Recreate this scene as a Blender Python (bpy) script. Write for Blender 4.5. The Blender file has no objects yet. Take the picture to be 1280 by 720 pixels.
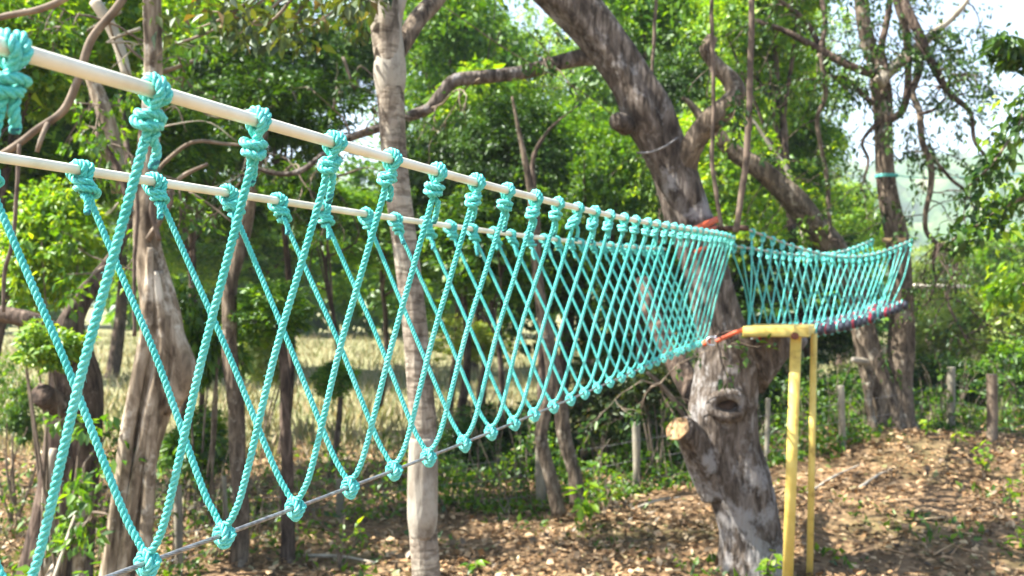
import bpy, math, random
import numpy as np
from mathutils import Vector, Matrix

rnd = random.Random(7)
rng = np.random.default_rng(11)
SC = bpy.context.scene
COL = SC.collection
F = 1244.0                      # focal length in photo pixels (1280 wide)
CAM = np.array([0.0, 0.0, 2.52])
PI = math.pi


def at(x, y, Y):
    """a place Y metres ahead of the camera seen at photo pixel x, y"""
    return np.array([(x - 640.0) / F * Y, Y, CAM[2] + (360.0 - y) / F * Y])


def S(t):
    t = np.clip(t, 0, 1)
    return t * t * (3 - 2 * t)


def gz(X, Y):
    X = np.asarray(X, float); Y = np.asarray(Y, float)
    z = 0.46 * S((X - 0.8) / 4.2) * S((Y - 7.5) / 5.0)
    z = z + 0.16 * np.exp(-(((X - 4.9) / 1.2) ** 2 + ((Y - 13.3) / 1.0) ** 2))
    z = z + 0.05 * np.sin(X * 1.3 + 0.7 * Y) * np.sin(Y * 0.9 + 1.1) + 0.025 * np.sin(3.1 * X + 1.0) * np.sin(2.7 * Y + 0.4 * X)
    z = z - 0.5 * S((Y - 15) / 12.0) * S((X + 8) / 8)
    return z


# ------------------------------------------------------------------ materials
def mat(name):
    m = bpy.data.materials.new(name); m.use_nodes = True
    nt = m.node_tree
    b = nt.nodes['Principled BSDF']
    return m, nt, b


def N(nt, kind, **kw):
    n = nt.nodes.new(kind)
    for k, v in kw.items():
        if k.startswith('_'):
            setattr(n, k[1:], v)
        else:
            n.inputs[k.replace('__', ' ')].default_value = v
    return n


def ramp(nt, fac, stops):
    r = nt.nodes.new('ShaderNodeValToRGB')
    el = r.color_ramp.elements
    while len(el) < len(stops):
        el.new(0.5)
    for e, (p, c) in zip(el, stops):
        e.position = p; e.color = (*c, 1)
    nt.links.new(fac, r.inputs[0])
    return r


def coords(nt, scale=(1, 1, 1)):
    tc = nt.nodes.new('ShaderNodeTexCoord')
    mp = nt.nodes.new('ShaderNodeMapping')
    mp.inputs['Scale'].default_value = scale
    nt.links.new(tc.outputs['Object'], mp.inputs[0])
    return mp.outputs[0]


def noise_mat(name, stops, scale=6, detail=6, rough=0.8, stretch=(1, 1, 1), bump=0.0, bscale=None, dist=0.01, spec=0.3, metal=0.0, warp=0.0):
    m, nt, b = mat(name)
    v = coords(nt, stretch)
    n = N(nt, 'ShaderNodeTexNoise', Scale=scale, Detail=detail, Distortion=warp)
    nt.links.new(v, n.inputs['Vector'])
    r = ramp(nt, n.outputs[0], stops)
    nt.links.new(r.outputs[0], b.inputs['Base Color'])
    b.inputs['Roughness'].default_value = rough
    b.inputs['Specular IOR Level'].default_value = spec
    b.inputs['Metallic'].default_value = metal
    if bump:
        n2 = N(nt, 'ShaderNodeTexNoise', Scale=bscale or scale * 3, Detail=5)
        nt.links.new(v, n2.inputs['Vector'])
        bp = N(nt, 'ShaderNodeBump', Strength=bump, Distance=dist)
        nt.links.new(n2.outputs[0], bp.inputs['Height'])
        nt.links.new(bp.outputs[0], b.inputs['Normal'])
    return m


def bark_mat(name, dark, mid, pale, patch=None, scale=7.0, rings=0.0, lich=0.62, low=0.0):
    """furrowed bark with pale lichen patches"""
    m, nt, b = mat(name)
    v = coords(nt, (1, 1, 0.35))
    n = N(nt, 'ShaderNodeTexNoise', Scale=scale * 2.2, Detail=8, Roughness=0.65, Distortion=0.6)
    nt.links.new(v, n.inputs['Vector'])
    r = ramp(nt, n.outputs[0], [(0.36, dark), (0.5, mid), (0.66, pale)])
    out = r.outputs[0]
    v2 = coords(nt, (1, 1, 0.8))
    if patch:
        n3 = N(nt, 'ShaderNodeTexNoise', Scale=scale * 0.7, Detail=7, Roughness=0.72)
        nt.links.new(v2, n3.inputs['Vector'])
        msk = n3.outputs[0]
        if low:
            sx = nt.nodes.new('ShaderNodeSeparateXYZ'); nt.links.new(coords(nt), sx.inputs[0])
            mr = N(nt, 'ShaderNodeMapRange'); mr.inputs[1].default_value = 0.4; mr.inputs[2].default_value = 2.6; mr.inputs[3].default_value = low; mr.inputs[4].default_value = 0.0
            nt.links.new(sx.outputs[2], mr.inputs[0])
            ma = N(nt, 'ShaderNodeMath', _operation='ADD'); nt.links.new(msk, ma.inputs[0]); nt.links.new(mr.outputs[0], ma.inputs[1]); msk = ma.outputs[0]
        r3 = ramp(nt, msk, [(lich - 0.07, (0, 0, 0)), (lich + 0.03, (1, 1, 1))])
        mx = nt.nodes.new('ShaderNodeMix'); mx.data_type = 'RGBA'
        nt.links.new(r3.outputs[0], mx.inputs[0]); nt.links.new(out, mx.inputs[6])
        mx.inputs[7].default_value = (*patch, 1)
        out = mx.outputs[2]
    nt.links.new(out, b.inputs['Base Color'])
    b.inputs['Roughness'].default_value = 0.9
    b.inputs['Specular IOR Level'].default_value = 0.2
    vo = N(nt, 'ShaderNodeTexVoronoi', Scale=scale * 4.5, _feature='F1')
    v4 = coords(nt, (1, 1, 0.16))
    nt.links.new(v4, vo.inputs['Vector'])
    ad = N(nt, 'ShaderNodeMath', _operation='ADD')
    nt.links.new(n.outputs[0], ad.inputs[0]); nt.links.new(vo.outputs['Distance'], ad.inputs[1])
    h = ad.outputs[0]
    if rings:
        v5 = coords(nt, (0.25, 0.25, 1))
        w = N(nt, 'ShaderNodeTexNoise', Scale=rings, Detail=3, Distortion=0.4)
        nt.links.new(v5, w.inputs['Vector']); rr_ = ramp(nt, w.outputs[0], [(0.40, (0.45, 0.42, 0.40)), (0.52, (1, 1, 1))])
        mz = nt.nodes.new('ShaderNodeMix'); mz.data_type = 'RGBA'; mz.blend_type = 'MULTIPLY'; mz.inputs[0].default_value = 0.8
        nt.links.new(out, mz.inputs[6]); nt.links.new(rr_.outputs[0], mz.inputs[7]); nt.links.new(mz.outputs[2], b.inputs['Base Color'])
        a2 = N(nt, 'ShaderNodeMath', _operation='MULTIPLY_ADD'); a2.inputs[1].default_value = 0.5
        nt.links.new(w.outputs[0], a2.inputs[0]); nt.links.new(h, a2.inputs[2]); h = a2.outputs[0]
    bp = N(nt, 'ShaderNodeBump', Strength=0.9, Distance=0.016)
    nt.links.new(h, bp.inputs['Height']); nt.links.new(bp.outputs[0], b.inputs['Normal'])
    return m


def leaf_mat(name, stops, trans=0.45, rough=0.45, hue=True, tint=(1.5, 1.25, 0.35)):
    m = bpy.data.materials.new(name); m.use_nodes = True
    nt = m.node_tree
    for n in list(nt.nodes):
        if n.type == 'BSDF_PRINCIPLED':
            nt.nodes.remove(n)
    out = [n for n in nt.nodes if n.type == 'OUTPUT_MATERIAL'][0]
    g = nt.nodes.new('ShaderNodeNewGeometry')
    r = ramp(nt, g.outputs['Random Per Island'], stops)
    d = N(nt, 'ShaderNodeBsdfDiffuse'); t = N(nt, 'ShaderNodeBsdfTranslucent')
    gl = N(nt, 'ShaderNodeBsdfGlossy', Roughness=rough); gl.inputs[0].default_value = (0.9, 0.95, 0.9, 1)
    mul = nt.nodes.new('ShaderNodeMix'); mul.data_type = 'RGBA'; mul.blend_type = 'MULTIPLY'; mul.inputs[0].default_value = 1.0
    nt.links.new(r.outputs[0], mul.inputs[6]); mul.inputs[7].default_value = (*tint, 1)
    nt.links.new(r.outputs[0], d.inputs[0]); nt.links.new(mul.outputs[2], t.inputs[0])
    m1 = N(nt, 'ShaderNodeMixShader', Fac=trans); m2 = N(nt, 'ShaderNodeMixShader', Fac=0.035)
    nt.links.new(d.outputs[0], m1.inputs[1]); nt.links.new(t.outputs[0], m1.inputs[2])
    nt.links.new(m1.outputs[0], m2.inputs[1]); nt.links.new(gl.outputs[0], m2.inputs[2])
    nt.links.new(m2.outputs[0], out.inputs[0])
    return m


M = {}


def rope_mat(name, stops, rough=0.5):
    m, nt, b = mat(name)
    v = coords(nt, (1, 1, 1))
    n = N(nt, 'ShaderNodeTexNoise', Scale=420, Detail=4, Roughness=0.65)
    n0 = N(nt, 'ShaderNodeTexNoise', Scale=7, Detail=3)
    nt.links.new(v, n.inputs['Vector']); nt.links.new(v, n0.inputs['Vector'])
    ad = N(nt, 'ShaderNodeMath', _operation='MULTIPLY_ADD'); ad.inputs[1].default_value = 0.45
    nt.links.new(n0.outputs[0], ad.inputs[0])
    s = N(nt, 'ShaderNodeMath', _operation='MULTIPLY'); s.inputs[1].default_value = 0.62
    nt.links.new(n.outputs[0], s.inputs[0]); nt.links.new(s.outputs[0], ad.inputs[2])
    r = ramp(nt, ad.outputs[0], stops)
    nt.links.new(r.outputs[0], b.inputs['Base Color'])
    b.inputs['Roughness'].default_value = rough
    b.inputs['Specular IOR Level'].default_value = 0.45
    b.inputs['Sheen Weight'].default_value = 0.06
    bp = N(nt, 'ShaderNodeBump', Strength=0.6, Distance=0.0018)
    nt.links.new(n.outputs[0], bp.inputs['Height']); nt.links.new(bp.outputs[0], b.inputs['Normal'])
    return m


M['rope'] = rope_mat('teal rope', [(0.32, (0.018, 0.27, 0.23)), (0.5, (0.050, 0.48, 0.415)), (0.66, (0.22, 0.70, 0.62))])
M['tip'] = noise_mat('burnt rope end', [(0.35, (0.01, 0.09, 0.12)), (0.65, (0.03, 0.25, 0.27))], scale=90, rough=0.6)
M['pipe'] = noise_mat('cream pipe', [(0.36, (0.60, 0.56, 0.41)), (0.52, (0.71, 0.68, 0.53)), (0.7, (0.77, 0.75, 0.61))], scale=9, detail=8, rough=0.38, stretch=(1, 1, 1), bump=0.05, bscale=120, dist=0.001, spec=0.5)
M['pipe2'] = noise_mat('grey rope rail', [(0.4, (0.34, 0.33, 0.28)), (0.6, (0.55, 0.55, 0.48))], scale=30, rough=0.7)
M['steel'] = noise_mat('steel cable', [(0.35, (0.20, 0.20, 0.20)), (0.65, (0.42, 0.42, 0.42))], scale=60, rough=0.42, metal=0.75)
M['shackle'] = noise_mat('bright shackle', [(0.35, (0.5, 0.5, 0.5)), (0.65, (0.75, 0.75, 0.75))], scale=30, rough=0.3, metal=0.9)
M['orange'] = noise_mat('orange strap', [(0.35, (0.46, 0.07, 0.025)), (0.65, (0.66, 0.14, 0.06))], scale=40, rough=0.6)
M['yellow'] = noise_mat('yellow paint', [(0.30, (0.40, 0.26, 0.06)), (0.42, (0.66, 0.48, 0.11)), (0.7, (0.74, 0.57, 0.16))], scale=9, detail=9, rough=0.5, bump=0.15, bscale=40, dist=0.003)
M['rust'] = noise_mat('rusty bolt', [(0.35, (0.10, 0.035, 0.02)), (0.65, (0.24, 0.09, 0.05))], scale=60, rough=0.85)
M['tread'] = noise_mat('black rubber', [(0.35, (0.012, 0.013, 0.02)), (0.65, (0.045, 0.05, 0.07))], scale=20, rough=0.6)
M['treadred'] = noise_mat('red paint', [(0.35, (0.16, 0.01, 0.02)), (0.65, (0.34, 0.03, 0.05))], scale=20, rough=0.55)
M['darkwood'] = noise_mat('dark wood', [(0.35, (0.03, 0.015, 0.01)), (0.65, (0.10, 0.055, 0.035))], scale=20, rough=0.8)
M['cut'] = noise_mat('sawn wood', [(0.3, (0.13, 0.07, 0.03)), (0.48, (0.30, 0.18, 0.085)), (0.7, (0.42, 0.28, 0.15))], scale=14, rough=0.85, bump=0.4)
M['hollow'] = noise_mat('dark knot hollow', [(0.35, (0.015, 0.01, 0.007)), (0.65, (0.08, 0.05, 0.035))], scale=20, rough=0.95)  # much darker than the bark, fills the knot hole
M['plank'] = noise_mat('weathered plank', [(0.35, (0.38, 0.22, 0.09)), (0.65, (0.55, 0.36, 0.18))], scale=14, rough=0.8)
M['pole'] = noise_mat('pale pole', [(0.35, (0.52, 0.45, 0.36)), (0.65, (0.72, 0.66, 0.56))], scale=14, rough=0.7)
M['post'] = noise_mat('grey fence post', [(0.3, (0.10, 0.085, 0.06)), (0.5, (0.21, 0.185, 0.135)), (0.7, (0.34, 0.31, 0.24))], scale=7, detail=8, rough=0.9, stretch=(1, 1, .3), bump=0.5, bscale=20)
M['postred'] = noise_mat('rough wooden post', [(0.3, (0.085, 0.06, 0.042)), (0.5, (0.18, 0.135, 0.095)), (0.7, (0.30, 0.24, 0.175))], scale=7, detail=8, rough=0.9, stretch=(1, 1, .3), bump=0.6, bscale=16)
M['wire'] = noise_mat('fence wire', [(0.35, (0.10, 0.09, 0.085)), (0.65, (0.25, 0.24, 0.23))], scale=30, rough=0.7, metal=0.3)
M['barkmain'] = bark_mat('grey brown bark', (0.026, 0.019, 0.014), (0.082, 0.064, 0.050), (0.185, 0.155, 0.132), patch=(0.24, 0.225, 0.215), scale=6.5, lich=0.62, low=0.08)
M['barkright'] = bark_mat('brown bark', (0.032, 0.023, 0.016), (0.105, 0.079, 0.055), (0.22, 0.172, 0.125), patch=(0.34, 0.30, 0.235), scale=6.5, lich=0.64)
M['barkpale'] = bark_mat('pale smooth bark', (0.085, 0.068, 0.05), (0.21, 0.175, 0.135), (0.35, 0.305, 0.24), patch=(0.34, 0.31, 0.245), scale=5.0, rings=40, lich=0.60)
M['barkpale2'] = noise_mat('smooth peeled bark', [(0.3, (0.20, 0.17, 0.125)), (0.5, (0.34, 0.295, 0.225)), (0.7, (0.44, 0.39, 0.31))], scale=7, detail=9, rough=0.85, stretch=(1, 1, .35), bump=0.25, bscale=40)
M['barksleeve'] = bark_mat('peeled mottled bark', (0.11, 0.09, 0.066), (0.20, 0.172, 0.135), (0.30, 0.265, 0.21), patch=(0.31, 0.285, 0.235), scale=3.5, lich=0.55)
M['barkfig'] = bark_mat('cream fluted bark', (0.055, 0.039, 0.025), (0.20, 0.155, 0.105), (0.42, 0.355, 0.265), patch=(0.54, 0.49, 0.40), scale=4.0, lich=0.61)
M['barkdark'] = bark_mat('dark root bark', (0.022, 0.015, 0.011), (0.075, 0.052, 0.038), (0.17, 0.125, 0.095), patch=(0.30, 0.25, 0.20), scale=6, lich=0.68)
M['twig'] = noise_mat('grey brown twig', [(0.3, (0.07, 0.05, 0.035)), (0.6, (0.20, 0.155, 0.11)), (0.75, (0.32, 0.27, 0.2))], scale=8, rough=0.9)
M['vine'] = noise_mat('brown vine', [(0.3, (0.05, 0.036, 0.026)), (0.65, (0.15, 0.11, 0.08))], scale=12, rough=0.9)

M['leafdark'] = leaf_mat('deep and shaded green leaves', [(0.0, (0.009, 0.036, 0.002)), (0.5, (0.026, 0.080, 0.004)), (1.0, (0.070, 0.150, 0.008))], trans=0.38)  # deep tone also carries canopy shade on several background trees
M['leafmid'] = leaf_mat('mid green leaves', [(0.0, (0.018, 0.075, 0.002)), (0.5, (0.068, 0.180, 0.004)), (1.0, (0.16, 0.30, 0.010))], trans=0.55)
M['leaflight'] = leaf_mat('light green leaves', [(0.0, (0.06, 0.18, 0.003)), (0.5, (0.155, 0.32, 0.006)), (1.0, (0.32, 0.46, 0.025))], trans=0.6)
M['leafyellow'] = leaf_mat('yellow green leaves', [(0.0, (0.13, 0.22, 0.03)), (0.5, (0.21, 0.31, 0.05)), (1.0, (0.33, 0.39, 0.11))], trans=0.45)
M['leafolive'] = leaf_mat('olive leaves', [(0.0, (0.02, 0.04, 0.010)), (0.6, (0.05, 0.085, 0.016)), (0.93, (0.09, 0.115, 0.025)), (1.0, (0.14, 0.085, 0.03))], trans=0.4)
M['grass'] = leaf_mat('dry grass', [(0.0, (0.10, 0.14, 0.035)), (0.4, (0.19, 0.19, 0.085)), (0.8, (0.31, 0.26, 0.155)), (1.0, (0.40, 0.32, 0.21))], trans=0.35, tint=(1.2, 1.1, 0.7))
M['litter'] = leaf_mat('fallen leaves', [(0.0, (0.065, 0.045, 0.028)), (0.25, (0.14, 0.085, 0.04)), (0.5, (0.25, 0.145, 0.068)), (0.74, (0.38, 0.235, 0.12)), (0.93, (0.52, 0.38, 0.23)), (1.0, (0.12, 0.14, 0.04))], trans=0.12, tint=(1.1, 0.9, 0.7))


# ------------------------------------------------------------------ mesh building
def link_mesh(name, V, faces, m, parent=None, smooth=True, fmats=None):
    """faces: list of int arrays (n,3) or (n,4)"""
    V = np.asarray(V, float)
    if parent is not None:
        o0 = np.array(world_loc(parent)); V = V - o0
    me = bpy.data.meshes.new(name)
    me.vertices.add(len(V)); me.vertices.foreach_set('co', V.astype(np.float32).ravel())
    faces = [np.asarray(f, np.int32) for f in faces if len(f)]
    nl = sum(f.size for f in faces); nf = sum(len(f) for f in faces)
    me.loops.add(nl); me.polygons.add(nf)
    li = np.concatenate([f.ravel() for f in faces])
    ls = []; p = 0
    for f in faces:
        k = f.shape[1]; ls.append(p + np.arange(len(f)) * k); p += f.size
    me.loops.foreach_set('vertex_index', li)
    me.polygons.foreach_set('loop_start', np.concatenate(ls).astype(np.int32))
    if smooth:
        me.polygons.foreach_set('use_smooth', np.ones(nf, bool))
    for q in (m if isinstance(m, (list, tuple)) else [m]):
        me.materials.append(q)
    if fmats is not None:
        me.polygons.foreach_set('material_index', np.asarray(fmats, np.int32))
    me.update(calc_edges=True)
    o = bpy.data.objects.new(name, me); COL.objects.link(o)
    if parent is not None:
        o.parent = parent
    return o


def world_loc(o):
    p = Vector(o.location)
    while o.parent is not None:
        o = o.parent; p = p + o.location
    return p


def thing(name, label, cat, loc=(0, 0, 0), group=None):
    o = bpy.data.objects.new(name, None); COL.objects.link(o)
    o.location = tuple(float(c) for c in loc); o.empty_display_size = 0.1
    return tag(o, label, cat, group)


def tag(o, label=None, cat=None, group=None, kind=None):
    if label: o['label'] = label
    if cat: o['category'] = cat
    if group: o['group'] = group
    if kind: o['kind'] = kind
    return o


class MB:
    """collects vertices and faces of ONE mesh"""
    def __init__(s):
        s.v = []; s.q = []; s.t = []; s.n = 0; s.mq = []; s.mt = []

    def add(s, V, Q=None, T=None, mi=0):
        V = np.asarray(V, float)
        s.v.append(V)
        if Q is not None and len(Q): s.q.append(np.asarray(Q, np.int64) + s.n); s.mq.append(np.full(len(Q), mi))
        if T is not None and len(T): s.t.append(np.asarray(T, np.int64) + s.n); s.mt.append(np.full(len(T), mi))
        s.n += len(V)

    def build(s, name, m, parent=None, smooth=True):
        fs = []; fm = []
        if s.q: fs.append(np.concatenate(s.q)); fm.append(np.concatenate(s.mq))
        if s.t: fs.append(np.concatenate(s.t)); fm.append(np.concatenate(s.mt))
        return link_mesh(name, np.concatenate(s.v), fs, m, parent, smooth, np.concatenate(fm) if isinstance(m, (list, tuple)) else None)


def catmull(P, step=None, n=8):
    P = np.asarray(P, float)
    if len(P) == 2:
        k = max(2, int(np.linalg.norm(P[1, :3] - P[0, :3]) / step) + 1) if step else n
        t = np.linspace(0, 1, k)[:, None]
        return P[0] * (1 - t) + P[1] * t
    Q = np.vstack([2 * P[0] - P[1], P, 2 * P[-1] - P[-2]])
    out = []
    for i in range(1, len(Q) - 2):
        p0, p1, p2, p3 = Q[i - 1], Q[i], Q[i + 1], Q[i + 2]
        k = n
        t = np.linspace(0, 1, k, endpoint=False)[:, None]
        out.append(0.5 * ((2 * p1) + (-p0 + p2) * t + (2 * p0 - 5 * p1 + 4 * p2 - p3) * t ** 2 + (-p0 + 3 * p1 - 3 * p2 + p3) * t ** 3))
    C = np.vstack(out + [P[-1][None]])
    if step:
        d = np.r_[0, np.cumsum(np.linalg.norm(np.diff(C[:, :3], axis=0), axis=1))]
        k = max(2, int(d[-1] / step) + 1)
        s = np.linspace(0, d[-1], k)
        C = np.stack([np.interp(s, d, C[:, j]) for j in range(C.shape[1])], 1)
    return C


def frames(C):
    T = np.gradient(C, axis=0); T /= np.linalg.norm(T, axis=1)[:, None] + 1e-12
    U = np.zeros_like(C)
    a = np.array([0, 0, 1.0]) if abs(T[0, 2]) < 0.9 else np.array([1.0, 0, 0])
    u = a - T[0] * a.dot(T[0]); u /= np.linalg.norm(u)
    for i in range(len(C)):
        u = u - T[i] * u.dot(T[i]); u /= np.linalg.norm(u) + 1e-12
        U[i] = u
    W = np.cross(T, U)
    return T, U, W


def ring_faces(k, n):
    i = np.arange(k - 1)[:, None]; j = np.arange(n)[None, :]
    a = i * n + j; b = i * n + (j + 1) % n
    return np.stack([a, b, b + n, a + n], -1).reshape(-1, 4)


def tube(mb, C, R, n=8, mi=0, cap=True, lumps=0.0, seed=0, flute=0.0, nf=4):
    C = np.asarray(C, float); k = len(C)
    R = np.broadcast_to(np.asarray(R, float), (k,))
    T, U, W = frames(C)
    th = np.linspace(0, 2 * PI, n, endpoint=False)
    rr = np.repeat(R[:, None], n, 1)
    if lumps or flute:
        g = np.random.default_rng(seed)
        d = np.r_[0, np.cumsum(np.linalg.norm(np.diff(C, axis=0), axis=1))][:, None]
        f = np.zeros_like(rr)
        rm = R.mean()
        for q in range(9):
            kk = g.integers(1, 7); mm = g.normal() * 0.32 / rm
            f += g.normal() * np.sin(kk * th[None] + mm * d + g.uniform(0, 6.3)) / 3
        rr = rr * (1 + lumps * f)
        if flute:
            rr = rr * (1 + flute * np.abs(np.sin(nf * 0.5 * th[None] + 0.5 * np.sin(d * 2) + g.uniform(0, 6))) - flute * .5)
    V = C[:, None] + rr[..., None] * (np.cos(th)[None, :, None] * U[:, None] + np.sin(th)[None, :, None] * W[:, None])
    V = V.reshape(-1, 3)
    Q = ring_faces(k, n)
    T3 = []
    if cap:
        V = np.vstack([V, C[0] , C[-1]])
        c0 = k * n; c1 = c0 + 1
        j = np.arange(n); j2 = (j + 1) % n
        T3 = np.vstack([np.stack([np.full(n, c0), j2, j], 1), np.stack([np.full(n, c1), (k - 1) * n + j, (k - 1) * n + j2], 1)])
    mb.add(V, Q, T3, mi)


def rope(mb, C, r, pitch=None, seg=10, sides=6, phase=0.0, fuzz=0):
    """three twisted strands laid along the polyline C"""
    pitch = pitch or r * 4.7
    C = catmull(C, step=pitch / seg) if len(C) > 2 else catmull(C, step=pitch / seg)
    d = np.r_[0, np.cumsum(np.linalg.norm(np.diff(C, axis=0), axis=1))]
    T, U, W = frames(C)
    a = d / pitch * 2 * PI + phase
    for s in range(3):
        b = a + s * 2 * PI / 3
        D = np.cos(b)[:, None] * U + np.sin(b)[:, None] * W
        tube(mb, C + D * r * 0.53, r * 0.49, sides)
    if fuzz:
        for q in range(fuzz):
            i = rnd.randrange(2, len(C) - 2); a = rnd.uniform(0, 6.28)
            dv = math.cos(a) * U[i] + math.sin(a) * W[i]
            p = C[i] + dv * r * 0.95
            e = p + (dv * rnd.uniform(.3, .8) + T[i] * rnd.uniform(-1, 1)) * rnd.uniform(.003, .007)
            tube(mb, np.array([p, (p + e) / 2 + dv * .0008, e]), 0.00022, 3, cap=False)


def box(mb, lo, hi, mi=0, rot=None, org=None, bev=0.0):
    lo = np.array(lo, float); hi = np.array(hi, float)
    if bev:
        # chamfered box
        c = (lo + hi) / 2; h = (hi - lo) / 2
        V = []
        for sx in (-1, 1):
            for sy in (-1, 1):
                for sz in (-1, 1):
                    s = np.array([sx, sy, sz])
                    for ax in range(3):
                        p = h - bev; p = p.copy(); p[ax] = h[ax]
                        V.append(c + s * p)
        V = np.array(V)
        idx = lambda sx, sy, sz, ax: ((sx > 0) * 4 + (sy > 0) * 2 + (sz > 0)) * 3 + ax
        Q = []; T = []
        for ax in range(3):
            o1, o2 = [a for a in range(3) if a != ax]
            for s in (-1, 1):
                f = []
                for a, b_ in ((-1, -1), (1, -1), (1, 1), (-1, 1)):
                    t = [0, 0, 0]; t[ax] = s; t[o1] = a; t[o2] = b_
                    f.append(idx(*t, ax))
                Q.append(f)
        for ax in range(3):
            o1, o2 = [a for a in range(3) if a != ax]
            for a in (-1, 1):
                for b_ in (-1, 1):
                    t0 = [0, 0, 0]; t1 = [0, 0, 0]
                    t0[ax] = -1; t1[ax] = 1
                    for t in (t0, t1): t[o1] = a; t[o2] = b_
                    Q.append([idx(*t0, o1), idx(*t1, o1), idx(*t1, o2), idx(*t0, o2)])
        for sx in (-1, 1):
            for sy in (-1, 1):
                for sz in (-1, 1):
                    T.append([idx(sx, sy, sz, a) for a in range(3)])
    else:
        V = np.array([[x, y, z] for x in (lo[0], hi[0]) for y in (lo[1], hi[1]) for z in (lo[2], hi[2])])
        Q = [[0, 1, 3, 2], [4, 6, 7, 5], [0, 4, 5, 1], [2, 3, 7, 6], [0, 2, 6, 4], [1, 5, 7, 3]]; T = None
    if rot is not None:
        V = V @ np.asarray(rot).T
    if org is not None:
        V = V + np.asarray(org)
    mb.add(V, Q, T, mi)


def unit(v):
    v = np.asarray(v, float)
    return v / (np.linalg.norm(v, axis=-1, keepdims=True) + 1e-12)


# ------------------------------------------------------------------ leaves
def leaves(mb, P, D, Nn, L, Wd, fold=0.18, mi=0, curl=0.12):
    """pointed leaves: base P, direction D, normal Nn, length L, width Wd"""
    D = unit(D); Sd = unit(np.cross(Nn, D)); Nn = np.cross(D, Sd)
    L = np.broadcast_to(L, (len(P),))[:, None]; Wd = np.broadcast_to(Wd, (len(P),))[:, None]
    b = P
    m = P + D * L * 0.5
    t = P + D * L - Nn * L * curl
    l = P + D * L * 0.42 + Sd * Wd * 0.5 + Nn * Wd * fold
    r = P + D * L * 0.42 - Sd * Wd * 0.5 + Nn * Wd * fold
    V = np.stack([b, l, t, r], 1).reshape(-1, 3)
    k = np.arange(len(P))[:, None] * 4
    T = np.vstack([k + np.array([[0, 2, 1]]), k + np.array([[0, 3, 2]])])
    mb.add(V, None, T, mi)


def rand_dirs(n, g):
    return unit(g.normal(size=(n, 3)))


def crown_mesh(mb, g, R, n_clump, per, leaf, clump, center=(0, 0, 0), shell=0.55, lob=0.3, flat=0.6):
    """leaf clumps through an uneven ellipsoid of radii R"""
    R = np.asarray(R, float)
    d = rand_dirs(n_clump, g)
    lobe = np.ones(n_clump)
    for q in range(7):
        a = rand_dirs(1, g)[0]
        lobe += lob * g.uniform(-1, 1) * np.maximum(0, d @ a) ** 2 * 1.6
    rad = (shell + (1 - shell) * g.random(n_clump)) * np.where(g.random(n_clump) < 0.25, g.random(n_clump), 1.0)
    cc = d * (rad * lobe)[:, None] * R
    cs = clump * g.uniform(0.55, 1.35, n_clump)
    ci = np.repeat(np.arange(n_clump), per)
    n = len(ci)
    off = rand_dirs(n, g) * (g.random(n) ** 0.5)[:, None] * cs[ci][:, None] * np.array([1, 1, flat])
    P = cc[ci] + off + np.asarray(center)
    out = unit(off + 0.4 * d[ci] * clump)
    D = unit(out * 0.8 + rand_dirs(n, g) * 0.7 + np.array([0, 0, -0.45]))
    Nn = unit(np.array([0, 0, 1.0]) + rand_dirs(n, g) * 0.75 + 0.3 * out)
    L = leaf * np.exp(g.normal(size=n) * .32) * (0.75 + 0.6 * g.random(n_clump))[ci]
    leaves(mb, P, D, Nn, L, L * g.uniform(0.36, 0.66, n))


CROWNS = {}


def crown_data(key):
    g = np.random.default_rng({'dense': 1, 'round': 2, 'airy': 3, 'broad': 4, 'shrub': 5, 'big': 6}[key])
    mb = MB()
    if key == 'dense': crown_mesh(mb, g, (1, 1, 1), 330, 52, 0.060, 0.17)
    if key == 'round': crown_mesh(mb, g, (1, 1, 1), 260, 60, 0.062, 0.20, shell=0.45, lob=0.4)
    if key == 'airy': crown_mesh(mb, g, (1, 1, 1), 170, 46, 0.058, 0.15, shell=0.35, lob=0.5)
    if key == 'broad': crown_mesh(mb, g, (1, 1, 1), 210, 38, 0.10, 0.21, shell=0.5, lob=0.35)
    if key == 'shrub': crown_mesh(mb, g, (1, 1, 1), 120, 30, 0.15, 0.26, shell=0.4, lob=0.4)
    if key == 'big': crown_mesh(mb, g, (1, 1, 1), 520, 60, 0.034, 0.13, shell=0.5, lob=0.5)
    o = mb.build('crown', M['leafmid'], None, smooth=False)
    me = o.data; bpy.data.objects.remove(o)
    return me


def put_crown(parent, wpos, scale, key, m, name='crown', rz=None):
    if key not in CROWNS: CROWNS[key] = crown_data(key)
    o = bpy.data.objects.new(name, CROWNS[key]); COL.objects.link(o)
    o.material_slots[0].link = 'OBJECT'; o.material_slots[0].material = M[m]
    o.scale = scale; o.rotation_euler = (rnd.uniform(-.2, .2), rnd.uniform(-.2, .2), rnd.uniform(0, 6.28) if rz is None else rz)
    p = np.asarray(wpos, float)
    if parent is not None:
        o.parent = parent; p = p - np.array(world_loc(parent))
    o.location = tuple(p)
    return o


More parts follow.
